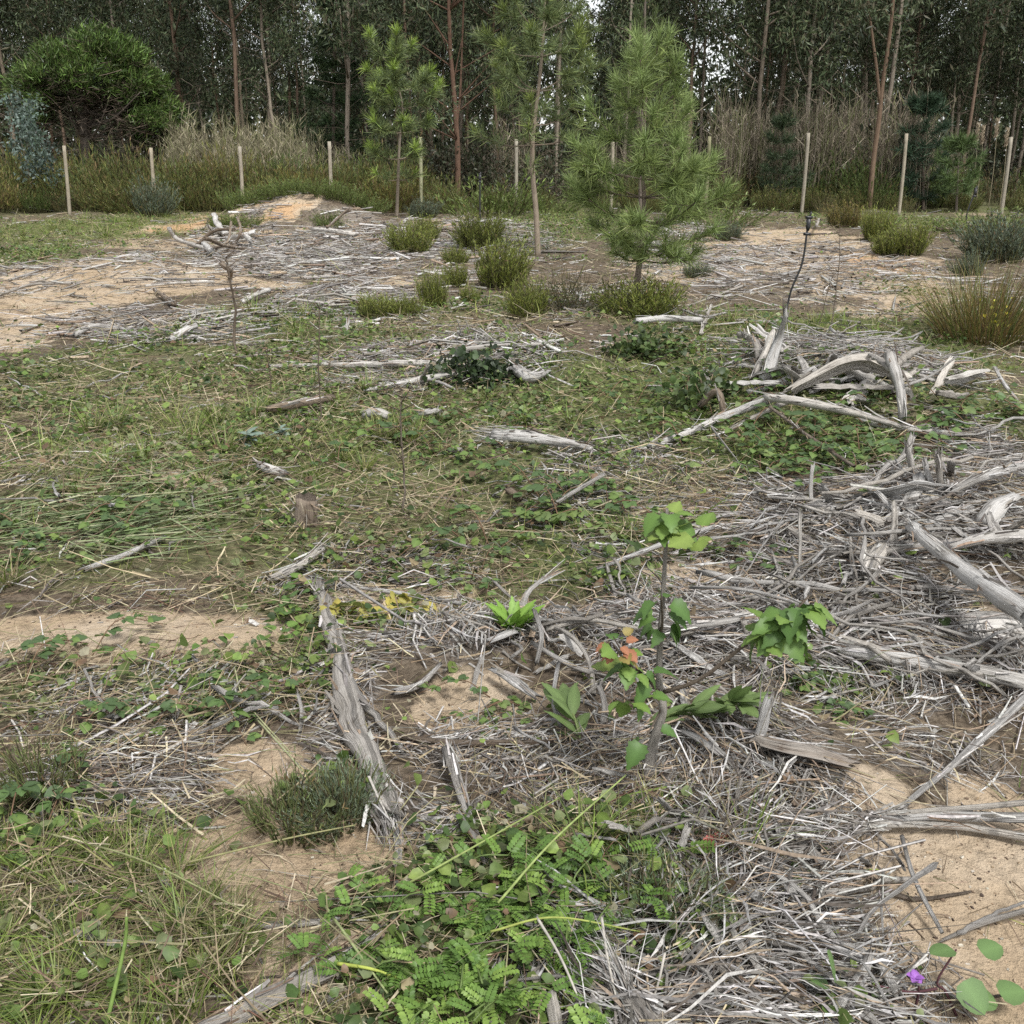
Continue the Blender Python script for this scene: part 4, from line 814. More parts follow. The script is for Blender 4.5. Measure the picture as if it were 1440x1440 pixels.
PINE = [(.17, .215, .08), (.13, .175, .07), (.21, .25, .095), (.11, .15, .065)]
def needles(A, rng, P0, P1, dens, L, W, cols, fwd=.9):
    """needles bristling round the shoot from P0 to P1"""
    d = P1 - P0; ln = np.linalg.norm(d); n = max(6, int(dens * ln)); u = rng.uniform(0, 1, n)[:, None]; ax = d / max(ln, 1e-6)
    D = norm(ax * fwd * rng.uniform(.4, 1.3, (n, 1)) + rng.normal(0, .62, (n, 3)) + [0, 0, .18]); l = L * rng.uniform(.7, 1.15, n)
    A.scatter(NEEDLE, P0 + d * u, D, rng.uniform(0, 6.28, n), np.stack([l, W * rng.uniform(.7, 1.3, n), l], 1), cj(rng, cols, n, .18), rng)
def pine(name, label, y, trunk_px, r0, whorls, L, W, dens, cols, tipcols=None, seed=0, bare=.45, up=.7, mat='pine_bark', full=True, tuft=None):
    rng = np.random.default_rng(seed); P = np.array([at(a, b, y) for a, b in trunk_px]); base = P[0].copy(); base[2] = float(H(base[0], base[1])); P = P - base; P[0, 2] = -.08
    C = catmull(P, 30); t = thing(name, label, 'tree', base); rr = np.linspace(r0, r0 * .22, 30)
    obj('trunk', tube_mesh('trunk', tube(C, rr, 8, .16, 0, seed)), M[mat], t); z = C[:, 2]
    for (h, n, bl, tilt, nd) in whorls:
        i = int(np.argmin(np.abs(z - h))); a0 = rng.uniform(0, 6.28)
        for k in range(n):
            a = a0 + 2 * pi * k / n + rng.normal(0, .25); l = bl * rng.uniform(.68, 1.2); d = np.array([cos(a), sin(a), 0]); s = C[i]
            tl = tilt + rng.normal(0, .12); m = s + d * l * .5 + [0, 0, l * .5 * math.tan(tl) * .75]; e = s + d * l * .95 + [0, 0, l * .95 * math.tan(tl) + l * .18 * up]
            B = catmull([s, m, e], 12); br = np.linspace(rr[i] * .38, .006, 12); parts = [tube(B, br, 5, .08, 0, k)]; A = Acc(); j0 = int(12 * bare)
            for q in range(j0, 11): needles(A, rng, B[q], B[q + 1], dens * nd, L, W, cols)
            needles(A, rng, B[-1] - (B[-1] - B[-2]) * .3, B[-1] + norm((B[-1] - B[-2] + [0, 0, .03])[None])[0] * .10, dens * nd * 2.2, L, W, tipcols or cols)
            for q in range(int(2 + l * 3.5) if full else 2):
                f = rng.uniform(.35, .95); p = B[int(f * 11)]; dd = norm((d + rng.normal(0, .7, 3) * [1, 1, .3] + [0, 0, .35])[None])[0]; sl = l * rng.uniform(.18, .38); e2 = p + dd * sl
                parts.append(tube(np.linspace(p, e2, 4), np.linspace(.006, .003, 4), 4, 0, 0, q)); needles(A, rng, p + (e2 - p) * .25, e2 + dd * .04, dens * nd * 1.3, L, W, cols)
            br_o = obj('branch', tube_mesh('branch', parts), M[mat], t); obj('needles', A.mesh('needles'), M['needle'], br_o)
    top = C[-1]; A = Acc(); tl = tuft or .35; needles(A, rng, C[-4], top, dens * 1.6, L, W, cols); needles(A, rng, top - [0, 0, tl * .6], top + [0, 0, .05], dens * 3, L * 1.15, W, tipcols or cols, 1.5)
    obj('leader_needles', A.mesh('leader_needles'), M['needle'], t)
    return t
def build_pines():
    yg = [(.22, .28, .075), (.27, .33, .09), (.17, .22, .06)]
    # big bushy pine (nearest)
    y = gp(893, 441)[1]
    pine('young_pine', 'big bushy young pine with long grey-green needles and heather round its foot', y, [(893, 445), (897, 390), (903, 340), (906, 285), (903, 220), (908, 150), (912, 108)], .034,
         [(.5, 4, .45, -.02, .8), (.68, 5, .62, .02, .9), (.88, 6, .76, .08, 1.1), (1.08, 6, .78, .16, 1.2), (1.3, 6, .64, .3, 1.1), (1.55, 5, .48, .45, 1.1), (1.8, 5, .35, .6, 1), (2.05, 4, .25, .8, 1), (2.28, 4, .17, 1.0, 1)], .155, .0048, 360, [(.21, .27, .085), (.17, .225, .072), (.26, .32, .10), (.13, .175, .06)], [(.26, .34, .12), (.21, .28, .10)], 3, .38, .8, 'log_brown', tuft=.3)
    # bare-stemmed pine
    y = gp(757, 362)[1]
    pine('young_pine', 'slender young pine with a crooked bare grey trunk and upswept lower branches', y, [(757, 365), (754, 300), (749, 240), (750, 185), (758, 120), (764, 50), (768, -30), (770, -80)], .052,
         [(1.42, 2, .55, .1, .0), (1.75, 3, .95, .12, .35), (2.2, 4, .85, .25, .55), (2.65, 5, 1.0, .3, .8), (3.15, 5, .9, .4, .9), (3.6, 5, .85, .5, 1), (4.1, 4, .5, .8, 1), (4.6, 4, .35, 1, 1)], .20, .009, 330, PINE, yg, 5, .5, 1.0, 'pale_bark', tuft=.5)
    # yellow-tufted pine
    pine('young_pine', 'young pine with bright yellow-green tufts on its top shoots', 28.5, [(558, 312), (560, 255), (562, 200), (566, 150), (556, 105), (554, 70)], .05,
         [(.9, 3, .7, .1, .35), (1.5, 4, .85, .1, .6), (2.1, 5, .95, .2, .8), (2.7, 5, .9, .3, .9), (3.2, 5, .85, .4, 1.0), (3.7, 4, .6, .7, 1)], .26, .014, 230, PINE, [(.26, .37, .07), (.32, .43, .09), (.2, .29, .06)], 7, .45, 1.0, 'pale_bark', full=True, tuft=.8)
    pine('young_pine', 'pine top with a dark tuft showing above the big bushy pine', 16.5, [(899, 385), (901, 280), (903, 180), (905, 90), (907, 10), (908, -20)], .045,
         [(2.9, 3, .25, .6, .6), (3.3, 3, .2, .9, .8)], .18, .006, 200, [(.07, .10, .035), (.09, .12, .04)], None, 9, .4, tuft=.45)
    # conifers at the edge of the wood
    g1 = [(.05, .085, .035), (.07, .11, .042), (.035, .06, .028)]
    wh = [(z, 6, max(.5, 1.55 - .16 * z), .2, 1) for z in np.arange(.8, 8.2, .65)]
    pine('forest_pine', 'full dark green pine at the edge of the wood above the reeds', 41., [(468, 300), (469, 200), (470, 100), (470, 20), (470, 5)], .09, wh, .3, .022, 75, g1, None, 11, .25, .6)
    wh = [(z, 6, max(.3, 1.15 - .24 * z), .25, 1) for z in np.arange(.3, 4.6, .5)]
    pine('forest_pine', 'dense blue-green pine between two posts in front of the dark wood', 34., [(1298, 300), (1298, 230), (1299, 150)], .06, wh, .28, .016, 80, [(.04, .072, .042), (.055, .09, .05)], None, 12, .2, .6)
    wh = [(z, 5, max(.25, .95 - .3 * z), .25, 1) for z in np.arange(.5, 2.9, .4)]
    pine('forest_pine', 'small fresh green pine beside the pampas plumes', 32.5, [(1345, 298), (1347, 250), (1349, 205)], .04, wh, .24, .014, 95, [(.085, .13, .045), (.11, .16, .055)], None, 13, .3, .6)
    pine('forest_pine', 'small dark pine in front of the dry brown thicket', 33.5, [(1097, 292), (1098, 240), (1100, 175)], .04, [(z, 5, max(.25, .85 - .22 * z), .3, 1) for z in np.arange(.6, 3.2, .45)], .24, .014, 85, [(.045, .07, .035), (.06, .085, .04)], None, 15, .3, .6)
build_pines()

# ------------------------------------------------------------------ heath, reeds, thicket, plumes
def heather_mesh(seed, n=210, w=.5, h=1.0, cols=((.20, .235, .048), (.15, .185, .04), (.27, .29, .07)), leaf=.036, per=30, dry=.04, splay=.26):
    rng = np.random.default_rng(seed); A = Acc(); T = TwigAcc(); r = w * np.sqrt(rng.uniform(0, 1, n)) * .5; a = rng.uniform(0, 6.28, n)
    base = np.stack([np.cos(a) * r, np.sin(a) * r, np.zeros(n)], 1); D = norm(np.stack([np.cos(a) * r / w * splay * 2, np.sin(a) * r / w * splay * 2, np.ones(n)], 1) + rng.normal(0, .13, (n, 3))); L = h * rng.uniform(.42, 1.0, n) * (1 - .30 * (r / (w * .5)) ** 2) * np.where(rng.uniform(0, 1, n) < .12, 1.22, 1.0)
    T.twigs(TWIG3, base, D, L * .95, np.full(n, .0035 + .002 * h), cj(rng, [(.11, .12, .045), (.09, .08, .04)], n), rng)
    u = rng.uniform(.12, 1, (n, per)); p = (base[:, None] + D[:, None] * (L[:, None] * u)[..., None]).reshape(-1, 3); N = len(p); dd = norm(np.repeat(D, per, 0) * 1.0 + rng.normal(0, .27, (N, 3))); l = leaf * rng.uniform(.7, 1.5, N)
    c = cj(rng, cols, N, .2) * np.repeat(1 + rng.normal(0, .12, n), per)[:, None]; dm = rng.uniform(0, 1, N) < dry; c[dm] = cj(rng, [(.22, .15, .07), (.16, .11, .06)], int(dm.sum()), .2)
    A.scatter(DIA, p + rng.normal(0, .008, (N, 3)), dd, rng.uniform(0, 6, N), np.stack([l * 1.8, l * .26, l], 1), np.clip(c, .01, .6), rng)
    f = A.mesh('foliage'); f.materials.append(M['leaf']); s = T.mesh('stems', True); s.materials.append(M['bark']); return f, s
def shrub(name, label, cat, mesh, loc, rz, sc, group=None):
    t = thing(name, label, cat, loc, rz, group, 1.0); q_ = random.Random(int(abs(loc[0]) * 977 + loc[1] * 131)); t.scale = tuple(v * q_.uniform(.82, 1.18) for v in (sc if not np.isscalar(sc) else (sc,) * 3)); t.rotation_euler = (q_.gauss(0, .1), q_.gauss(0, .1), rz)
    obj('foliage', mesh[0], None, t); obj('stems', mesh[1], None, t); return t
def build_shrubs():
    rng = np.random.default_rng(31)
    hv = [heather_mesh(200 + i) for i in range(4)]; gold = heather_mesh(210, cols=((.22, .20, .05), (.17, .17, .04), (.26, .2, .07)), dry=.3); grey = heather_mesh(211, cols=((.12, .15, .10), (.16, .19, .13), (.09, .12, .08)), dry=.05)
    loose = heather_mesh(212, 90, .9, 1.0, ((.13, .18, .045), (.1, .14, .04), (.17, .22, .06)), .05, 18, .03, .5); dead = heather_mesh(213, 90, .8, 1.0, ((.15, .11, .07), (.1, .08, .05), (.12, .12, .05)), .03, 8, .5, .5)
    L = [(578, 357, 52, 52, hv[0], 'round bright heather cushion on the bare litter'), (597, 340, 30, 34, hv[1], 'small heather shoot behind the round cushion'), (675, 350, 52, 50, hv[2], 'upright heather behind the wide clump'), (705, 402, 72, 72, hv[3], 'wide feathery heather clump at the centre of the litter'),
         (742, 447, 46, 66, hv[0], 'dark heather with a pale wood lump on top'), (610, 434, 34, 50, hv[1], 'narrow heather near the low wide patch'), (530, 447, 50, 32, hv[2], 'low heather patch with a flat top'), (570, 447, 44, 30, hv[3], 'low heather mat touching the flat-topped patch'), (660, 427, 26, 26, hv[0], 'tiny heather tuft in front of the wide clump'), (642, 402, 28, 30, hv[2], 'small heather tuft beside the wide clump'),
         (898, 447, 84, 66, hv[1], 'heather growing round the foot of the big bushy pine'), (815, 440, 60, 50, dead, 'half dead brown heather beside the big bushy pine'), (782, 420, 40, 50, dead, 'thin brown heather behind the dark heather'), (1231, 338, 36, 54, hv[2], 'upright heather near the pale sand'), (1250, 358, 44, 38, hv[3], 'low heather in front of the upright one near the pale sand'), (1278, 358, 36, 46, hv[0], 'heather tuft at the end of the pale sand'),
         (1186, 320, 34, 32, gold, 'golden heather near the leaning timber post'), (1400, 366, 62, 66, grey, 'grey-green bushy lavender near the pampas side'), (1362, 392, 36, 40, grey, 'small grey-green sprig below the grey lavender'), (1023, 338, 28, 28, grey, 'small grey tuft on the edge of the pale sand'), (980, 390, 30, 26, grey, 'tiny green tuft on the sand beside the big pine'), (690, 305, 76, 52, loose, 'loose leafy bush beside the thin black riser'),
         (596, 306, 34, 30, grey, 'dark green tuft in front of the greenish post'), (640, 372, 32, 26, hv[1], 'tiny heather behind the small tufts'), (760, 300, 50, 30, loose, 'low leafy bush behind the crooked pine'), (218, 305, 44, 44, grey, 'small grey-leaved bush in front of a post'), (1005, 318, 60, 34, loose, 'green bush beyond the big bushy pine'), (1385, 330, 70, 36, loose, 'leafy weeds in front of the last post')]
    for px, py, w, h, me, lb in L:
        b = gp(px, py); s = math.hypot(b[1], CAM_H) / FPX; b[2] -= .02; shrub('heather_shrub' if 'heather' in lb else 'low_bush', lb, 'shrub', me, b, rng.uniform(0, 6), (w * s / .56, w * s / .56, h * s / .92))
    # golden-green heath behind the posts
    band = [heather_mesh(220 + i, 200, 1.3, 1.3, ((.13, .16, .045), (.10, .13, .04), (.18, .19, .055), (.17, .145, .05)), .06, 24, .12, .5) for i in range(4)]; gband = heather_mesh(226, 200, 1.3, 1.3, ((.20, .20, .055), (.16, .18, .05), (.2, .16, .055)), .06, 24, .18, .5)
    hgreen = heather_mesh(227, 180, 1.3, 1.2, ((.10, .15, .04), (.13, .18, .05), (.075, .11, .035)), .06, 24, .05, .6); hdark = heather_mesh(228, 150, 1.3, 1.2, ((.06, .08, .03), (.09, .10, .035), (.11, .085, .045)), .06, 18, .2, .6)
    k = 0
    for row in range(4):
        y = 32.3 + row * 1.0; x = -.56 * y
        while x < .03 * y - (0 if row else 1.5):
            px = 720 + 1440 * x / y; g = rng.uniform() < .2; sc = rng.uniform(.5, 1.25) * (1 + .13 * row)
            if px < 590: shrub('heath_shrub', 'golden-green heath bush in the band behind the fence posts' if g else 'olive green heath bush in the band behind the fence posts', 'shrub', gband if g else (band + [hgreen, hdark])[k % 6], (x, y + rng.normal(0, .2), 0), rng.uniform(0, 6), float(sc), 'heath behind the posts')
            x += rng.uniform(.75, 1.15); k += 1
    for k in range(34):
        y = rng.uniform(31.6, 34); px = rng.uniform(600, 1480); x = (px - 720) / 1440 * y; shrub('heath_shrub', 'low dark green bush at the foot of the wood behind the posts', 'shrub', band[k % 4] if k % 3 else dead, (x, y, 0), rng.uniform(0, 6), float(rng.uniform(.35, .75)), 'low bushes at the foot of the wood')
    # dry reeds
    def reed_mesh(seed, n, h, w, cols, leafy=7):
        r = np.random.default_rng(seed); T = TwigAcc(); A = Acc(); b = r.uniform(-1, 1, (n, 3)) * [w, w * .5, 0]; D = norm(r.normal(0, .09, (n, 3)) + [0, 0, 1]); Lr = h * r.uniform(.6, 1.1, n)
        T.twigs([twig(i + 80, 5, 3, .015) for i in range(4)], b, D, Lr, r.uniform(.007, .013, n), cj(r, cols, n, .15), r)
        u = r.uniform(.15, 1, (n, leafy)); p = (b[:, None] + D[:, None] * (Lr[:, None] * u)[..., None]).reshape(-1, 3); N = len(p); A.scatter(GRASS[:2], p, rdir(r, N, .55, .97), r.uniform(0, 6, N), np.stack([r.uniform(.25, .6, N), np.full(N, .028), r.uniform(.2, .5, N)], 1), cj(r, cols, N, .2), r)
        s = T.mesh('stems', True); s.materials.append(M['straw']); f = A.mesh('leaves'); f.materials.append(M['straw']); return s, f
    rc = [(.32, .28, .185), (.25, .225, .14), (.39, .345, .24), (.19, .195, .09)]; RM = [reed_mesh(300 + i, 75, 3.2, .7, rc) for i in range(3)]
    for k in range(26):
        px = rng.uniform(262, 520); y = rng.uniform(35.8, 38.5); s, f = RM[k % 3]; t = thing('reed_clump', 'clump of tall dry tan reeds behind the heath', 'reeds', ((px - 720) / 1440 * y, y, 0), rng.uniform(0, 6), 'dry reeds behind the heath', float(rng.uniform(.6, .95) * (1 if px < 440 else .85))); obj('stems', s, None, t); obj('leaves', f, None, t)
    # dry brown thicket on the right
    bc = [(.25, .21, .15), (.32, .275, .205), (.16, .13, .095), (.15, .16, .07)]; BM = [reed_mesh(320 + i, 80, 3.0, .8, bc, 4) for i in range(3)]
    for k in range(24):
        px = rng.uniform(900, 1470); y = rng.uniform(33.5, 36.5); shrub('heath_shrub', 'taller mixed green bush before the dry thicket', 'shrub', (hgreen, hdark, loose)[k % 3], ((px - 720) / 1440 * y, y, 0), rng.uniform(0, 6), float(rng.uniform(.8, 1.5) * (1.3 if k % 3 == 2 else 1)), 'mixed bushes before the thicket')
    for k in range(36):
        px = rng.uniform(985, 1260) if k < 26 else rng.uniform(600, 1460); y = rng.uniform(34.5, 38.5); s, f = BM[k % 3]; sc = rng.uniform(.8, 1.2) * (1 if k < 28 else .75); t = thing('dry_thicket', 'brown thicket of dry bare stems in front of the dark wood', 'thicket', ((px - 720) / 1440 * y, y, 0), rng.uniform(0, 6), 'dry thicket before the wood', float(sc)); obj('stems', s, None, t); obj('leaves', f, None, t)
    # pampas plumes
    A0 = Acc(); r = np.random.default_rng(9); n = 160; A0.scatter(STRAW, np.stack([r.normal(0, .02, n), r.normal(0, .02, n), r.uniform(0, .5, n)], 1), norm(r.normal(0, .28, (n, 3)) + [0, 0, 1]), r.uniform(0, 6, n), np.stack([r.uniform(.06, .16, n), np.full(n, .012), np.full(n, .1)], 1), cj(r, [(.42, .35, .25), (.35, .28, .2)], n), r); pm = A0.mesh('plume'); pm.materials.append(M['straw'])
    for px, ty, lb in [(1376, 178, 'tallest tan pampas plume before the wood'), (1383, 182, 'tan pampas plume leaning on the tallest one'), (1403, 172, 'slim pampas plume between the pair and the last post'), (1417, 185, 'pampas plume beside the last post')]:
        y = 33.; T = at(px, ty, y); b = np.array([T[0] + .1, y, 0]); t = thing('pampas_plume', lb, 'plume', b); d = T - b; C = catmull([(0, 0, -.05), d * .5 + [.03, 0, 0], d], 10); obj('stem', tube_mesh('stem', tube(C, np.linspace(.012, .006, 10), 5), col=(.3, .26, .17)), M['straw'], t); q = obj('plume', pm, None, t); q.location = tuple(d - [0, 0, .45])
    # rush clump on the right edge
    b = gp(1385, 478); A = Acc(); r = np.random.default_rng(12); n = 900; a = r.uniform(0, 6.28, n); q = np.sqrt(r.uniform(0, 1, n)) * .42; D = norm(np.stack([np.cos(a) * q * 1.3, np.sin(a) * q * 1.3, np.full(n, .8)], 1) + r.normal(0, .12, (n, 3))); Lr = r.uniform(.4, .95, n)
    t = thing('rush_clump', 'tall olive and rust rush clump with yellow flowers', 'rush', b); A.scatter(GRASS[:2], np.stack([np.cos(a) * q, np.sin(a) * q, np.zeros(n)], 1), D, r.normal(0, .5, n), np.stack([Lr, np.full(n, .009), Lr], 1), cj(r, [(.17, .18, .05), (.22, .15, .06), (.11, .14, .04), (.26, .2, .08), (.12, .09, .05)], n, .2), r); obj('blades', A.mesh('blades'), M['leaf'], t)
    A = Acc(); n = 40; A.scatter(LEAF, r.normal(0, .2, (n, 3)) * [1, .8, .4] + [.12, -.1, .22], rdir(r, n, 0, 1), r.uniform(0, 6, n), np.stack([np.full(n, .03)] * 3, 1), cj(r, [(.6, .52, .05), (.5, .5, .08)], n, .1), r); obj('flowers', A.mesh('flowers', True), M['leaf'], t)
    # leafy covering on the sand mound
    c = MOUND[0]
    for k in range(34):
        x = c[0] + rng.uniform(-1.7, 1.7); yy = c[1] + 1.25 + rng.uniform(-.1, .7) if k < 22 else c[1] + rng.uniform(-.7, .0); q = np.array([x, yy, float(H(x, yy)) - .03])
        if k >= 22 and abs(x - c[0]) < .8: continue
        shrub('mound_weed', 'green leafy weed sprouting on the heap of orange sand', 'weed', loose, q, rng.uniform(0, 6), (.75, .75, .5) if k < 22 else (.6, .6, .3), 'weeds on the sand mound')
build_shrubs()

# ------------------------------------------------------------------ saplings and single plants
def leaf_mesh(name, w, serr=.04, fold=.22, bend=-.25, col=(.1, .16, .04)):
    """broad toothed leaf, unit length, midrib along x"""
    t = np.array([0, .06, .16, .28, .4, .52, .64, .76, .87, .95, 1.0]); ww = np.asarray(w, float); V = []; F = []
    for k, a in enumerate(t):
        e = serr * (1 if k % 2 else -1) if 0 < k < 10 else 0; h = np.maximum(ww[k] + e * (ww[k] > .02), 0)
        V += [(a, 0, bend * a * a), (a - .03 * (k % 2), -h, bend * a * a + fold * h - .25 * h * h), (a - .03 * (k % 2), h, bend * a * a + fold * h - .25 * h * h)]
    for k in range(10):
        a, b = 3 * k, 3 * k + 3; F += [(a, b, b + 1, a + 1), (b, a, a + 2, b + 2)]
    T = Tpl(V, F); c = np.tile(np.asarray(col, float), (len(V), 1)); c[::3] *= 1.35
    m = mesh_np(name, T.V, T.lv, T.cnt, c, True); m.materials.append(M['leaf']); return m
POP_W = [.0, .26, .37, .42, .42, .39, .33, .25, .15, .07, 0]; OVAL_W = [.0, .12, .24, .33, .37, .36, .32, .25, .16, .08, 0]; ROUND_W = [.0, .30, .44, .50, .50, .48, .43, .36, .26, .14, .0]
def set_leaf(me, parent, p, d, size, rng, roll=None, name='leaf'):
    o = obj(name, me, None, parent); X = Vector(d).normalized(); up = Vector((0, 0, 1)); Y = up.cross(X); Y = Vector((0, 1, 0)) if Y.length < .1 else Y.normalized(); Z = X.cross(Y)
    mt = Matrix((X, Y, Z)).transposed().to_4x4() @ Matrix.Rotation(rng.normal(0, .35) if roll is None else roll, 4, 'X')
    o.matrix_basis = Matrix.Translation(Vector(p)) @ mt @ Matrix.Diagonal((size, size, size, 1)); return o
def build_poplar():
    rng = np.random.default_rng(77); base = gp(908, 1097); y = base[1]; g = [leaf_mesh('leaf', POP_W, .045, f, bd, c) for c, f, bd in (((.10, .175, .04), .45, -.5), ((.14, .22, .048), .2, -.2), ((.075, .14, .035), .5, -.7), ((.18, .245, .058), .1, .15))]; red = [leaf_mesh('leaf', POP_W, col=c) for c in ((.30, .13, .07), (.24, .19, .06))]
    t = thing('poplar_sapling', 'poplar sapling with a thin grey stem, toothed leaves and a reddish young shoot', 'sapling', base)
    W = lambda px, py, dy=0: at(px, py, y + dy) - base
    C = catmull([(0, 0, -.03), W(917, 1050), W(932, 1000), W(927, 960, .02), W(928, 900, .03), W(932, 840, .03), W(936, 770, .04), W(938, 715, .05)], 30)
    st = obj('stem', tube_mesh('stem', tube(C, np.concatenate([np.linspace(.016, .009, 12), np.linspace(.009, .0035, 18)]), 8, .06, 0, 1)), M['log'], t)
    def shoot(path, r, leaves, s0, mats, name='branch'):
        leaves = int(leaves * 1.8)
        P = catmull(path, 14); b = obj(name, tube_mesh(name, tube(P, np.linspace(r, r * .45, 14), 6, .03, 0, 2)), M['log_brown'], t)
        for k in range(leaves):
            f = (k + .6) / leaves; p = P[min(13, int(4 + 9 * f))]; a = k * 2.4 + rng.normal(0, .4); d = np.array([cos(a), sin(a) * .8 - .35, rng.uniform(-.8, .35)]); q = p + norm(d[None])[0] * .025
            set_leaf(mats[int(rng.integers(0, len(mats)))], b, q, d, s0 * rng.uniform(.45, .82), rng)
    top = C[-1]
    shoot([C[-6], C[-3], top], .004, 9, .075, g[1:2] + g[3:4] + g[:1]); shoot([C[-5], C[-5] + [.06, -.02, .03], W(985, 745)], .0035, 3, .08, g)
    shoot([C[17], C[18] + [.0, -.02, .02], W(930, 838, -.04)], .004, 8, .07, g[:1] + g[2:3])
    shoot([C[11], W(905, 950, -.03), W(880, 930, -.05), W(862, 905, -.06)], .005, 9, .075, g); shoot([C[11], W(890, 985, -.06), W(868, 975, -.08)], .004, 5, .07, g)
    shoot([W(884, 932, -.05), W(872, 912, -.06), W(862, 895, -.06)], .003, 7, .05, red); shoot([C[9], W(912, 1030, -.05), W(905, 1035, -.07)], .003, 2, .08, g[2:3])
    P = [C[11], W(985, 955, -.03), W(1050, 905, -.06), W(1095, 880, -.08), W(1138, 838, -.08)]; shoot(P, .006, 0, .09, g); shoot(P[-3:], .004, 20, .095, g[:3])
def build_vetch():
    rng = np.random.default_rng(91)
    def pinnate(seed, col):
        r = np.random.default_rng(seed); A = Acc(); n = 7; x = np.repeat(np.linspace(.18, .95, n), 2); s = np.tile([-1, 1], n); D = norm(np.stack([.45 + 0 * x, s * 1.0, np.full(2 * n, .12)], 1)); L = np.full(2 * n, .27) * (1 - .3 * np.abs(x - .55)); p = np.stack([x, 0 * x, -.25 * x * x], 1)
        A.scatter([leaf8(.12, -.12, (.46, .44)), leaf8(.2, -.2, (.44, .42))], p, D, r.normal(0, .2, 2 * n), np.stack([L, L * .62, L], 1), cj(r, [col], 2 * n, .12), r); c = catmull([(0, 0, 0), (.5, 0, -.06), (1.05, 0, -.28)], 6); V, lv, cnt, uv = tube(c, np.linspace(.012, .006, 6), 4); A.raw(V, lv, cnt, np.array([.14, .2, .06]))
        m = A.mesh('pinnate_leaf', True); m.materials.append(M['leaf']); return m
    PM = [pinnate(i, c) for i, c in enumerate([(.12, .21, .045), (.15, .25, .05), (.095, .17, .04), (.20, .30, .065)])]
    spots = [(560, 1380, 14), (630, 1290, 14), (600, 1430, 14), (700, 1260, 14), (660, 1360, 15), (740, 1330, 14), (790, 1290, 12), (540, 1300, 9), (720, 1420, 14), (820, 1360, 10), (870, 1270, 10), (800, 1420, 9), (640, 1225, 10), (900, 1220, 7), (500, 1400, 7)]
    for px, py, n in [(a, max(b, 1240), c + 8) for a, b, c in spots] + [(int(rng.uniform(520, 860)), int(rng.uniform(1250, 1450)), 12) for _ in range(9)]:
        b = gp(px, py); t = thing('vetch_plant', 'vetch plant with rows of paired green leaflets', 'plant', b, 0, 'vetch plants by the pale sticks'); ns = 3; bs = []
        for s in range(ns):
            a = rng.uniform(0, 6.28); e = np.array([cos(a) * .12, sin(a) * .12, rng.uniform(.03, .08)]); P = catmull([(0, 0, -.01), e * [.4, .4, .9], e], 8); bs.append((P, obj('stem', tube_mesh('stem', tube(P, .0022, 4), col=(.14, .2, .06)), M['leaf'], t)))
        for k in range(n):
            P, so = bs[k % ns]; p = P[int(rng.integers(2, 8))]; a = rng.uniform(0, 6.28); set_leaf(PM[int(rng.integers(0, 4))], so, p, (cos(a), sin(a), rng.uniform(-.05, .6)), rng.uniform(.035, .065), rng, name='pinnate_leaf')
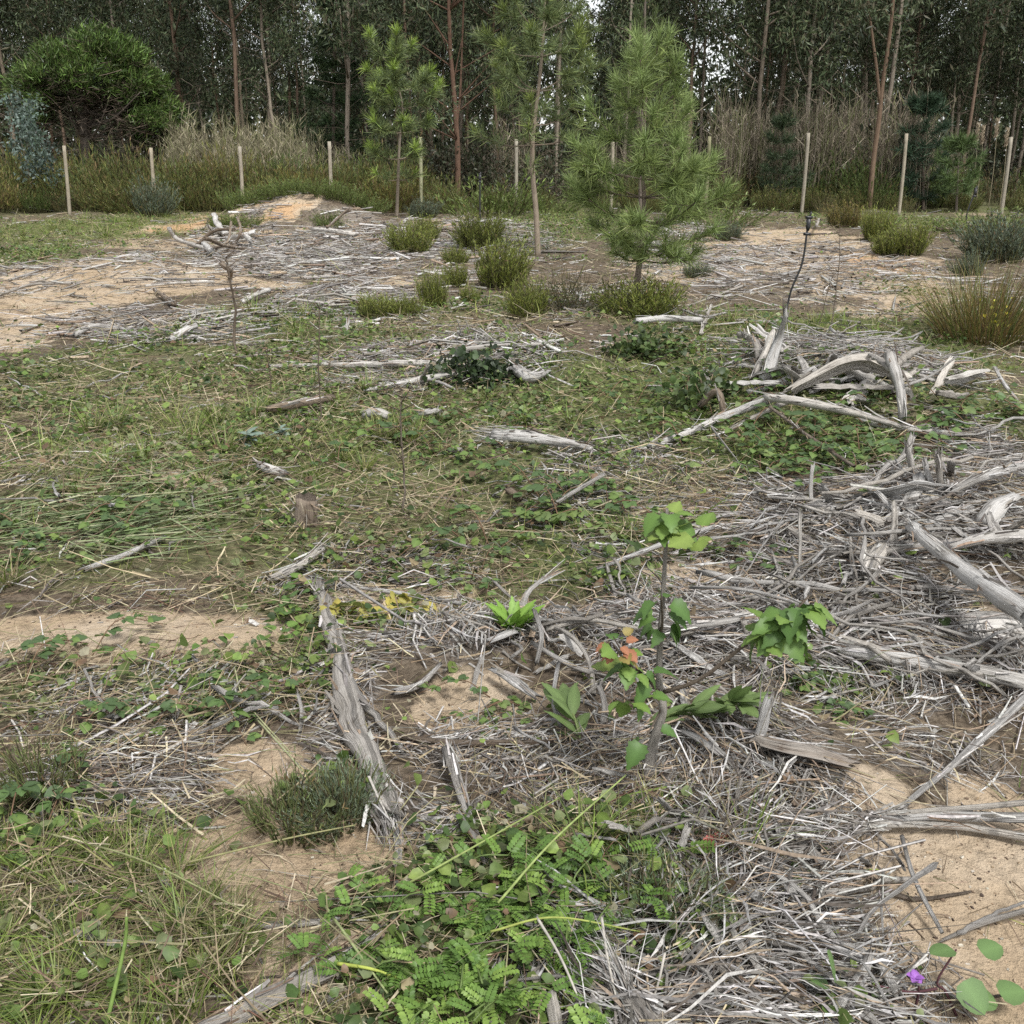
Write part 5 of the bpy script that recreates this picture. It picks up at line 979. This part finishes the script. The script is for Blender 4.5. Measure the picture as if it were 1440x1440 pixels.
def build_brambles():
    rng = np.random.default_rng(52)
    gm = [leaf_mesh('leaf', OVAL_W, .03, col=c) for c in ((.085, .14, .045), (.12, .18, .05), (.065, .105, .04), (.16, .215, .07))] + [leaf_mesh('leaf', ROUND_W, .02, col=(.12, .165, .06))]
    def sprig(n, arch, L, s, ms):
        t = thing('bramble_sprig', 'x', 'bramble', (0, 0, 0)); P = catmull([(0, 0, 0), (L * .4, 0, arch), (L, 0, .015)], 14); so = obj('stem', tube_mesh('stem', tube(P, np.linspace(.0035, .0018, 14), 4), col=(.16, .10, .06)), M['straw'], t)
        for k in range(n):
            p = P[1 + int(12 * (k + .5) / n)]; a = (1 if k % 2 else -1) * rng.uniform(.6, 1.5); d = np.array([cos(a), sin(a), rng.uniform(.05, .5)])
            for q in (-.9, 0, .9):
                d2 = np.array([cos(a + q), sin(a + q), d[2] - .15]); set_leaf(ms[int(rng.integers(0, len(ms)))], so, p + norm(d[None])[0] * .02, d2, s * rng.uniform(.7, 1.1) * (1.15 if q == 0 else .9), rng)
        return t
    protos = [sprig(7, .09, .34, .052, gm[:3]), sprig(6, .05, .28, .048, gm[1:4]), sprig(8, .13, .40, .055, gm[:3]), sprig(5, .05, .22, .05, gm[3:])]; used = [False] * 4
    areas = [(810, 725, 75, 42, 20, 'dark bramble sprig in the thicket behind the seedling', 'brambles in the middle'), (280, 990, 110, 42, 15, 'bramble sprig creeping beside the long cracked log', 'brambles by the long log'), (1150, 645, 170, 46, 60, 'bramble sprig growing under the debris heap', 'brambles under the heap'),
             (690, 810, 70, 40, 9, 'bramble sprig near the bright seedling', 'brambles near the seedling'), (1075, 790, 34, 24, 5, 'leafy sprig beside the dark-tipped stick', 'sprigs beside the dark-tipped stick'), (680, 1005, 70, 24, 6, 'bramble runner trailing over bare sand', 'runners on the sand'), (1185, 975, 55, 34, 11, 'dark glossy sprig creeping under the poplar shoot', 'dark sprigs under the poplar shoot'),
             (200, 765, 200, 42, 20, 'low leafy sprig among flattened weeds', 'sprigs in the flattened weeds'), (600, 640, 300, 60, 26, 'leafy bramble sprig in the green middle ground', 'sprigs of the middle ground'), (970, 540, 150, 60, 34, 'bramble sprig on the weedy bank', 'sprigs on the bank'), (1340, 600, 110, 34, 18, 'bramble sprig among upper heap branches', 'sprigs among the heap branches'), (120, 915, 120, 20, 3, 'small sprig on bare sand', 'sprigs on the bare sand'), (60, 1080, 90, 90, 7, 'sprig in brown straw', 'sprigs in the straw')]
    for cx, cy, rx, ry, n, lb, grp in areas:
        for k in range(n):
            u = rng.normal(0, .5, 2); b = gp(cx + u[0] * rx, cy + u[1] * ry); i = int(rng.integers(0, 4)); sc = float(rng.uniform(.55, 1.0) * (.8 if b[1] < 4.2 else 1.25))
            if not used[i]: o = protos[i]; used[i] = True; o.location = tuple(b); o.rotation_euler[2] = rng.uniform(0, 6.28); o.scale = (sc,) * 3; o['label'] = lb; o['group'] = grp
            else: dup(protos[i], b, rng.uniform(0, 6.28), sc, lb, grp)
def build_tufts():
    rng = np.random.default_rng(63)
    def tuft(n, h, spread, cols, w=.0045, seed=0, bends=GRASS):
        r = np.random.default_rng(seed); A = Acc(); a = r.uniform(0, 6.28, n); q = r.uniform(0, .03, n); D = norm(np.stack([np.cos(a) * spread, np.sin(a) * spread, np.ones(n)], 1) * [[1, 1, 1]] + r.normal(0, .25, (n, 3)) * [1, 1, .3]); L = h * r.uniform(.45, 1.1, n)
        A.scatter(bends, np.stack([np.cos(a) * q, np.sin(a) * q, np.full(n, -.005)], 1), D, r.normal(0, .3, n), np.stack([L, w * r.uniform(.6, 1.3, n), L * .8], 1), cj(r, cols, n, .2), r); m = A.mesh('grass_tuft'); m.materials.append(M['leaf']); return m
    gc = [(.15, .21, .042), (.20, .26, .055), (.11, .16, .036), (.28, .27, .11)]; dc = [(.32, .27, .16), (.24, .2, .11), (.2, .2, .09), (.15, .17, .06)]
    TM = [tuft(46, .22, .5, gc, .0055, 1), tuft(60, .17, .7, gc, .0045, 2), tuft(38, .26, .45, gc + dc[:1], .006, 3), tuft(50, .16, .8, dc, .004, 4)]
    for cx, cy, rx, ry, n, lb, grp, dry in [(110, 1405, 190, 60, 16, 'green grass tuft in the tall grass by the bark slab', 'tufts by the bark slab', 0), (150, 1330, 200, 80, 24, 'flattened dry grass tuft round the bark slab', 'dry tufts round the bark slab', 1), (150, 1220, 150, 40, 12, 'grass tuft edging the bare sand below the straw', 'tufts edging the sand', 0), (300, 1310, 130, 60, 14, 'matted dry grass tuft beside the flat white splinter', 'dry tufts by the splinter', 1), (860, 745, 40, 24, 4, 'upright green grass tuft beside the dark brambles', 'tufts by the dark brambles', 0),
                                             (180, 620, 220, 60, 30, 'grass tuft in the green left of the clearing', 'tufts of the clearing', 0), (560, 590, 260, 50, 26, 'mixed grass tuft in the middle of the clearing', 'tufts of the middle', 0), (1190, 470, 240, 20, 22, 'fresh grass tuft in the green strip before the sand', 'tufts of the green strip', 0), (120, 325, 170, 16, 22, 'short grass tuft on the strip below the posts', 'tufts below the posts', 0), (840, 1190, 110, 50, 10, 'slim grass tuft between vetch and wood chips', 'tufts between vetch and chips', 0), (15, 825, 20, 12, 3, 'pale yellow grass tuft at the edge of the sand', 'yellow tufts', 1), (380, 460, 100, 24, 10, 'grass tuft under the dead stem', 'tufts under the dead stem', 0)]:
        for k in range(n):
            u = rng.normal(0, .55, 2); b = gp(cx + u[0] * rx, cy + u[1] * ry); o = obj('grass_tuft', TM[3 if dry and k % 3 else int(rng.integers(0, 3))], None, None, b, lb, 'grass tuft', grp); o.rotation_euler[2] = rng.uniform(0, 6.28); s = rng.uniform(.6, 1.1) * float(grow(b[1], .45, 2.4)); o.scale = (s, s, s * (.7 if b[1] > 6 else .85))
    # flattened sheaf of long pale grass
    b = gp(120, 745); r = np.random.default_rng(3); A = Acc(); n = 420; f = r.uniform(0, 1, n); p = np.stack([r.uniform(-.5, .45, n), r.normal(0, .2, n), r.uniform(0, .06, n)], 1); p[:, 2] += H(p[:, 0] + b[0], p[:, 1] + b[1]) - b[2]; ang = r.normal(.45, .55, n); D = norm(np.stack([np.cos(ang), np.sin(ang), r.uniform(-.03, .16, n)], 1)); L = r.uniform(.15, .5, n)
    A.scatter(GRASS[:2] + STRAW[:2], p, D, r.normal(0, .5, n), np.stack([L, r.uniform(.004, .009, n), L * .35], 1), cj(r, [(.20, .26, .12), (.27, .32, .17), (.15, .2, .08), (.33, .34, .2)], n, .15), r)
    obj('flattened_grass', A.mesh('flattened_grass'), M['leaf'], None, b, 'sheaf of long pale green grass flattened over the weeds', 'grass sheaf')
    for k, (px, py, tx, ty) in enumerate([(820, 1060, 790, 990), (985, 1010, 1050, 1000), (900, 1035, 1010, 1010)]):
        b = gp(px, py); e = gp(tx, ty, .06) - b; t = thing('cut_leafy_stalk', ['pulled-up leafy green stalk lying left of the sapling stem foot', 'leafy green stalk tip lying across the grey twigs', 'long leafy green stalk lying from the sapling stem across the twigs'][k], 'stalk', b); P = catmull([(0, 0, .01), e * .5 + [0, 0, .05], e], 12); obj('stem', tube_mesh('stem', tube(P, .0035, 5), col=(.22, .28, .1)), M['leaf'], t)
        lm = leaf_mesh('leaf', [v * .45 for v in OVAL_W], 0, .15, -.25, (.15, .215, .075))
        for q in range(16): a = rng.uniform(-1.2, 1.2); d = norm(e[None])[0] * .9 + np.array([sin(a), cos(a) * .5 * (-1) ** q, rng.uniform(-.2, .6)]) * .7; set_leaf(lm, t, P[1 + q * 10 // 16], d, rng.uniform(.08, .13), rng)
def build_singles():
    rng = np.random.default_rng(71)
    # feathery grey-green bush by the log end
    m = heather_mesh(401, 170, .20, .14, ((.17, .215, .135), (.22, .265, .17), (.13, .17, .105)), .0065, 40, .02, 1.3); shrub('feathery_bush', 'feathery grey-green low bush at the frayed log end', 'shrub', m, gp(478, 1150), 0, 1.0)
    m2 = heather_mesh(402, 80, .22, .2, ((.10, .13, .045), (.14, .17, .06)), .014, 14, .1, .8); shrub('feathery_bush', 'small yellowish sprig beside the feathery bush', 'shrub', m2, gp(415, 1165), 0, .8); shrub('feathery_bush', 'yellow-green feathery sprig on dead straw', 'shrub', m2, gp(62, 1115), 1, .8); shrub('feathery_bush', 'feathery weeds behind the vetch near the chips', 'shrub', m, gp(915, 1290), 2, (1.0, 1.0, .8))
    # bright seedling
    b = gp(722, 893); t = thing('bright_seedling', 'bright green leafy seedling on the wood chips', 'seedling', b); lm = leaf_mesh('leaf', [v * .42 for v in OVAL_W], .02, .2, -.2, (.17, .29, .05))
    for k in range(34): a = rng.uniform(0, 6.28); set_leaf(lm, t, (cos(a) * .012, sin(a) * .012, rng.uniform(0, .05)), (cos(a) * .6, sin(a) * .6, rng.uniform(.4, 1.4)), rng.uniform(.07, .13), rng)
    # wilted yellow plant
    b = gp(540, 868); t = thing('wilted_plant', 'wilted vine with limp yellow leaves in front of the long thin stick', 'plant', b); ym = [leaf_mesh('leaf', ROUND_W, .05, .5, -.6, c) for c in ((.42, .36, .09), (.34, .31, .08), (.16, .19, .05))]
    for s in range(5):
        a = rng.uniform(0, 6.28); P = catmull([(0, 0, .02), (cos(a) * .14, sin(a) * .08, .06), (cos(a) * .3, sin(a) * .12, .02)], 8); so = obj('stem', tube_mesh('stem', tube(P, .003, 5), col=(.36, .34, .13)), M['straw'], t)
        for q in range(5): aa = rng.uniform(0, 6.28); set_leaf(ym[q % 3], so, P[1 + q], (cos(aa), sin(aa), rng.uniform(-.4, .3)), rng.uniform(.05, .085), rng)
    # green sprouts left of the log head
    lm = [leaf_mesh('leaf', ROUND_W, .05, .2, -.3, c) for c in ((.12, .2, .045), (.08, .14, .04))]
    for px, py, n, s, lb in [(405, 868, 10, .045, 'leafy green sprout hugging the head of the long cracked log'), (395, 905, 8, .042, 'darker leafy sprout beside the long cracked log'), (415, 842, 6, .045, 'grassy green sprout at the tip of the long cracked log')]:
        b = gp(px, py); t = thing('leafy_sprout', lb, 'sprout', b)
        for k in range(n): a = rng.uniform(0, 6.28); r = rng.uniform(.01, .08); set_leaf(lm[k % 2], t, (cos(a) * r, sin(a) * r, rng.uniform(.01, .09)), (cos(a), sin(a), rng.uniform(.0, .9)), s * rng.uniform(.7, 1.1), rng)
    # blue-grey rosettes
    cm = leaf_mesh('leaf', OVAL_W, .05, .2, -.35, (.19, .25, .205))
    for px, py, lb in [(352, 630, 'blue-grey cabbage-like rosette in the grass'), (397, 622, 'smaller blue-grey rosette next to the cabbage-like one')]:
        b = gp(px, py); t = thing('rosette_plant', lb, 'plant', b)
        for k in range(12): a = k * 2.4; set_leaf(cm, t, (0, 0, .02 + .006 * k), (cos(a), sin(a), .15 + .04 * k), rng.uniform(.05, .11) * (1 if px < 380 else .8), rng)
    # dark leafy sprout by the root knuckle
    dm = leaf_mesh('leaf', OVAL_W, .03, .25, -.3, (.03, .045, .022))
    for px, py, n, lb in [(668, 540, 60, 'dark leafy resprout behind the pale root knuckle'), (905, 500, 40, 'dark low bush on the weedy bank'), (990, 570, 34, 'dark leafy clump under the swept branch')]:
        b = gp(px, py); t = thing('dark_resprout', lb, 'bush', b); A = Acc(); r = np.random.default_rng(px); A.scatter(LEAF, np.abs(r.normal(0, 1, (n * 9, 3))) * [.14, .1, .10] * np.stack([r.choice([-1, 1], n * 9), r.choice([-1, 1], n * 9), np.ones(n * 9)], 1), rdir(r, n * 9, -.4, .7), r.uniform(0, 6, n * 9), np.stack([r.uniform(.03, .055, n * 9)] * 3, 1), cj(r, [(.035, .055, .025), (.05, .08, .03), (.025, .035, .02)] if px == 668 else [(.07, .11, .035), (.1, .14, .045), (.05, .075, .03)], n * 9, .2), r)
        obj('foliage', A.mesh('foliage', True), M['leaf'], t); T = TwigAcc(); T.twigs(TWIG3, np.zeros((8, 3)), rdir(r, 8, .3, .9), r.uniform(.12, .26, 8), np.full(8, .004), cj(r, BROWNW, 8), r); obj('stems', T.mesh('stems', True), M['bark'], t)
    # purple-flowered plant
    b = gp(1350, 1440); t = thing('flowering_weed', 'weed with broad rounded leaves, dark stems and a purple flower on the sand', 'plant', b); W = lambda px, py: at(px, py, b[1] + .02) - b; lm = leaf_mesh('leaf', ROUND_W, .01, .12, -.15, (.115, .19, .065))
    for path in ([(1350, 1440), (1330, 1395), (1318, 1380), (1345, 1335)], [(1318, 1390), (1280, 1395), (1230, 1385)], [(1350, 1438), (1370, 1410), (1400, 1420)], [(1285, 1425), (1292, 1395), (1290, 1375)]):
        P = catmull([W(*q) for q in path], 12); obj('stem', tube_mesh('stem', tube(P, np.linspace(.0032, .0018, 12), 5), col=(.10, .045, .05)), M['bark'], t)
    for px, py, s, d in [(1355, 1380, .066, (.3, -.5, -.35)), (1340, 1330, .048, (-.9, -.2, .1)), (1380, 1335, .048, (.8, .2, .15)), (1365, 1400, .055, (.9, -.2, -.2)), (1405, 1400, .055, (1, .1, .1)), (1185, 1410, .06, (-.2, -.6, .2)), (1175, 1375, .06, (-.2, .1, 1)), (1165, 1385, .045, (-1, .1, .3))]:
        set_leaf(lm, t, W(px, py) * [1, 1, .9] + [0, 0, .01], d, s, rng, roll=.2)
    fl = leaf_mesh('petal', ROUND_W, .0, .4, -.3, (.30, .12, .42))
    for a in (0, 1.4, 2.6, 3.9, 5.1): set_leaf(fl, t, W(1287, 1375), (cos(a), sin(a) - .3, .5), .017, rng, name='petal')
    # red dead leaf
    rm = leaf_mesh('leaf', ROUND_W, .09, .5, -.3, (.5, .16, .13)); t = thing('red_leaf_tuft', 'small tuft of coral-red dead leaves on the buff chips', 'leaf', gp(1005, 1190, .02))
    for k in range(7): a = k * 1.1; set_leaf(rm, t, (0, 0, .003 * k), (cos(a), sin(a), rng.uniform(.1, .8)), rng.uniform(.022, .034), rng)
    # thin bare saplings
    for pts, r, lb, n in [([(334, 502), (332, 450), (328, 400), (322, 362)], .016, 'thin dead sapling stem with a ragged top before the pale sand', 14), ([(571, 730), (570, 680), (570, 600), (571, 550)], .008, 'slim bare grey sapling stem standing alone in the middle', 6), ([(452, 600), (451, 540), (450, 470), (450, 425)], .007, 'hair-thin bare sapling before the straight trunk', 4), ([(1165, 470), (1175, 420), (1182, 360), (1184, 325)], .008, 'wispy bare seedling with thin side twigs by the pale sand', 16), ([(1150, 465), (1162, 420), (1172, 380)], .006, 'second wispy seedling close to the sand', 10), ([(380, 560), (378, 520), (372, 490)], .007, 'short bare shoot in weeds', 4)]:
        b = gp(*pts[0]); y = b[1]; P = catmull([at(px, py, y) - b for px, py in pts], 16); P[1:, :2] += np.cumsum(rng.normal(0, r * .55, (15, 2)), 0); n += 8; t = thing('bare_sapling', lb, 'sapling', b); P[0, 2] -= .02; obj('stem', tube_mesh('stem', tube(P, np.linspace(r, r * .45, 16) * .8, 6, .05)), M['log_brown' if n > 8 else 'log'], t)
        for k in range(n): i = int(rng.integers(5, 16)); d = rdir(rng, 1, .1, .8)[0] * rng.uniform(.06, .2); obj('twig', tube_mesh('twig', tube(np.linspace(P[i], P[i] + d, 4), np.linspace(r * .35, r * .15, 4), 4)), M['log_brown'], t)
    # black sprinkler risers
    def riser(pts, y, r, lb, head=True):
        b = at(*pts[0], y); b[2] = float(H(b[0], y)); P = np.array([at(px, py, y) - b for px, py in pts]); P[0] = (P[0][0], 0, -.05); t = thing('sprinkler_riser', lb, 'pipe', b); C = catmull(P, 24); obj('pipe', tube_mesh('pipe', tube(C, r, 8), ), M['plastic'], t); e = C[-1]
        if head:
            obj('sprinkler_head', tube_mesh('sprinkler_head', [tube(np.array([e + [0, 0, -.09], e + [0, 0, -.05], e + [0, 0, -.02], e + [0, 0, .03]]), np.array([1.2, 2.2, 1.9, 2.2]) * r, 10), tube(np.linspace(e + [-.035, 0, .045], e + [.035, 0, .045], 4), r * 1.3, 6), tube(np.linspace(e + [0, 0, .02], e + [.02, 0, .10], 4), r * .8, 6)]), M['plastic'], t)
            obj('clip', tube_mesh('clip', tube(np.linspace(e + [-.04, 0, -.12], e + [.03, 0, -.12], 4), r * 1.4, 6)), M['plastic'], t)
    riser([(1104, 445), (1112, 410), (1128, 370), (1135, 325), (1137, 312)], gp(1104, 446)[1], .011, 'bent black plastic riser pipe with a sprinkler head behind the leaning stub')
    riser([(675, 305), (675, 275), (675, 248)], 26., .018, 'thin upright black riser at the leafy bush', True); riser([(1358, 335), (1360, 300), (1372, 268)], 24., .016, 'curved black riser near the grey lavender', True)
    # leaf on the far bare soil & pale stone slab on the right
    b = gp(1400, 890); r = np.random.default_rng(5); V, lv, cnt, uv = tube(catmull([(-.16, 0, -.02), (0, .02, .0), (.2, .0, -.02)], 10), np.array([.05, .1, .13, .14, .15, .15, .14, .13, .1, .05]), 14, .12, 0, 9, flat=.28); obj('flat_slab', tube_mesh('flat_slab', (V, lv, cnt, uv)), M['log'], None, b, 'broad flat pale grey slab under the thick leaning pole', 'slab')
def build_stalks():
    for k, (pts, r_, c, lb) in enumerate([
        ([(440, 1250, .03), (490, 1320, .07), (545, 1397, .05)], .0035, (.27, .31, .14), 'thick pale green stalk lying across the cut log'), ([(475, 1355, .06), (520, 1362, .07), (560, 1375, .06)], .004, (.33, .38, .08), 'bright yellow-green stem tip in the vetch'),
        ([(755, 1290, .10), (790, 1350, .10), (828, 1440, .04)], .0032, (.42, .39, .34), 'pale bare stalk slanting over the vetch edge'), ([(846, 1290, .12), (855, 1350, .1), (875, 1440, .03)], .0032, (.42, .39, .34), 'pale bare stalk arching over the grey fibres'), ([(935, 1340, .1), (925, 1385, .06), (912, 1420, .02)], .003, (.42, .39, .34), 'short pale stalk rising from the grey fibres'),
        ([(360, 1010, .02), (405, 1060, .03), (425, 1085, .02)], .003, (.34, .36, .2), 'pale green stalk dropping onto the sand patch'), ([(330, 940, .06), (345, 985, .04), (410, 1060, .02)], .0026, (.36, .37, .2), 'thin bent stalk over the brambles'), ([(255, 1215, .03), (400, 1180, .06), (500, 1160, .06)], .0028, (.26, .25, .12), 'long olive stalk crossing the bare sand'),
        ([(60, 1170, .05), (200, 1210, .09), (360, 1290, .05)], .0028, (.24, .25, .12), 'long olive stalk arching over the grass'), ([(150, 1440, .03), (175, 1330, .14), (178, 1290, .2)], .0045, (.16, .24, .06), 'broad upright grass stem before the bark slab'), ([(560, 1250, .05), (650, 1200, .09), (790, 1120, .08)], .003, (.24, .29, .10), 'long green stem leaning over the pale sticks'),
        ([(700, 1270, .06), (780, 1180, .12), (880, 1090, .1)], .0032, (.26, .32, .11), 'long green stem reaching to the sapling foot'), ([(690, 1310, .08), (780, 1290, .1), (900, 1310, .05)], .0028, (.3, .34, .09), 'yellow-green stem across the vetch'), ([(190, 1150, .02), (330, 1120, .03), (420, 1130, .02)], .002, (.34, .3, .22), 'thin dry stem beside the sand patch'), ([(1180, 790, .1), (1190, 840, .05), (1195, 880, .02)], .002, (.14, .2, .06), 'thin green shoot beside the sawn stub')]):
        P = np.array([gp(a, b, e) for a, b, e in pts]); o0 = P[0].copy(); o0[2] = float(H(o0[0], o0[1])); obj('plant_stalk', tube_mesh('plant_stalk', tube(catmull(P - o0, 18), np.linspace(r_, r_ * .6, 18), 6), col=c), M['straw'], None, o0, lb, 'stalk')
build_stalks(); build_poplar(); build_vetch(); build_brambles(); build_tufts(); build_singles()
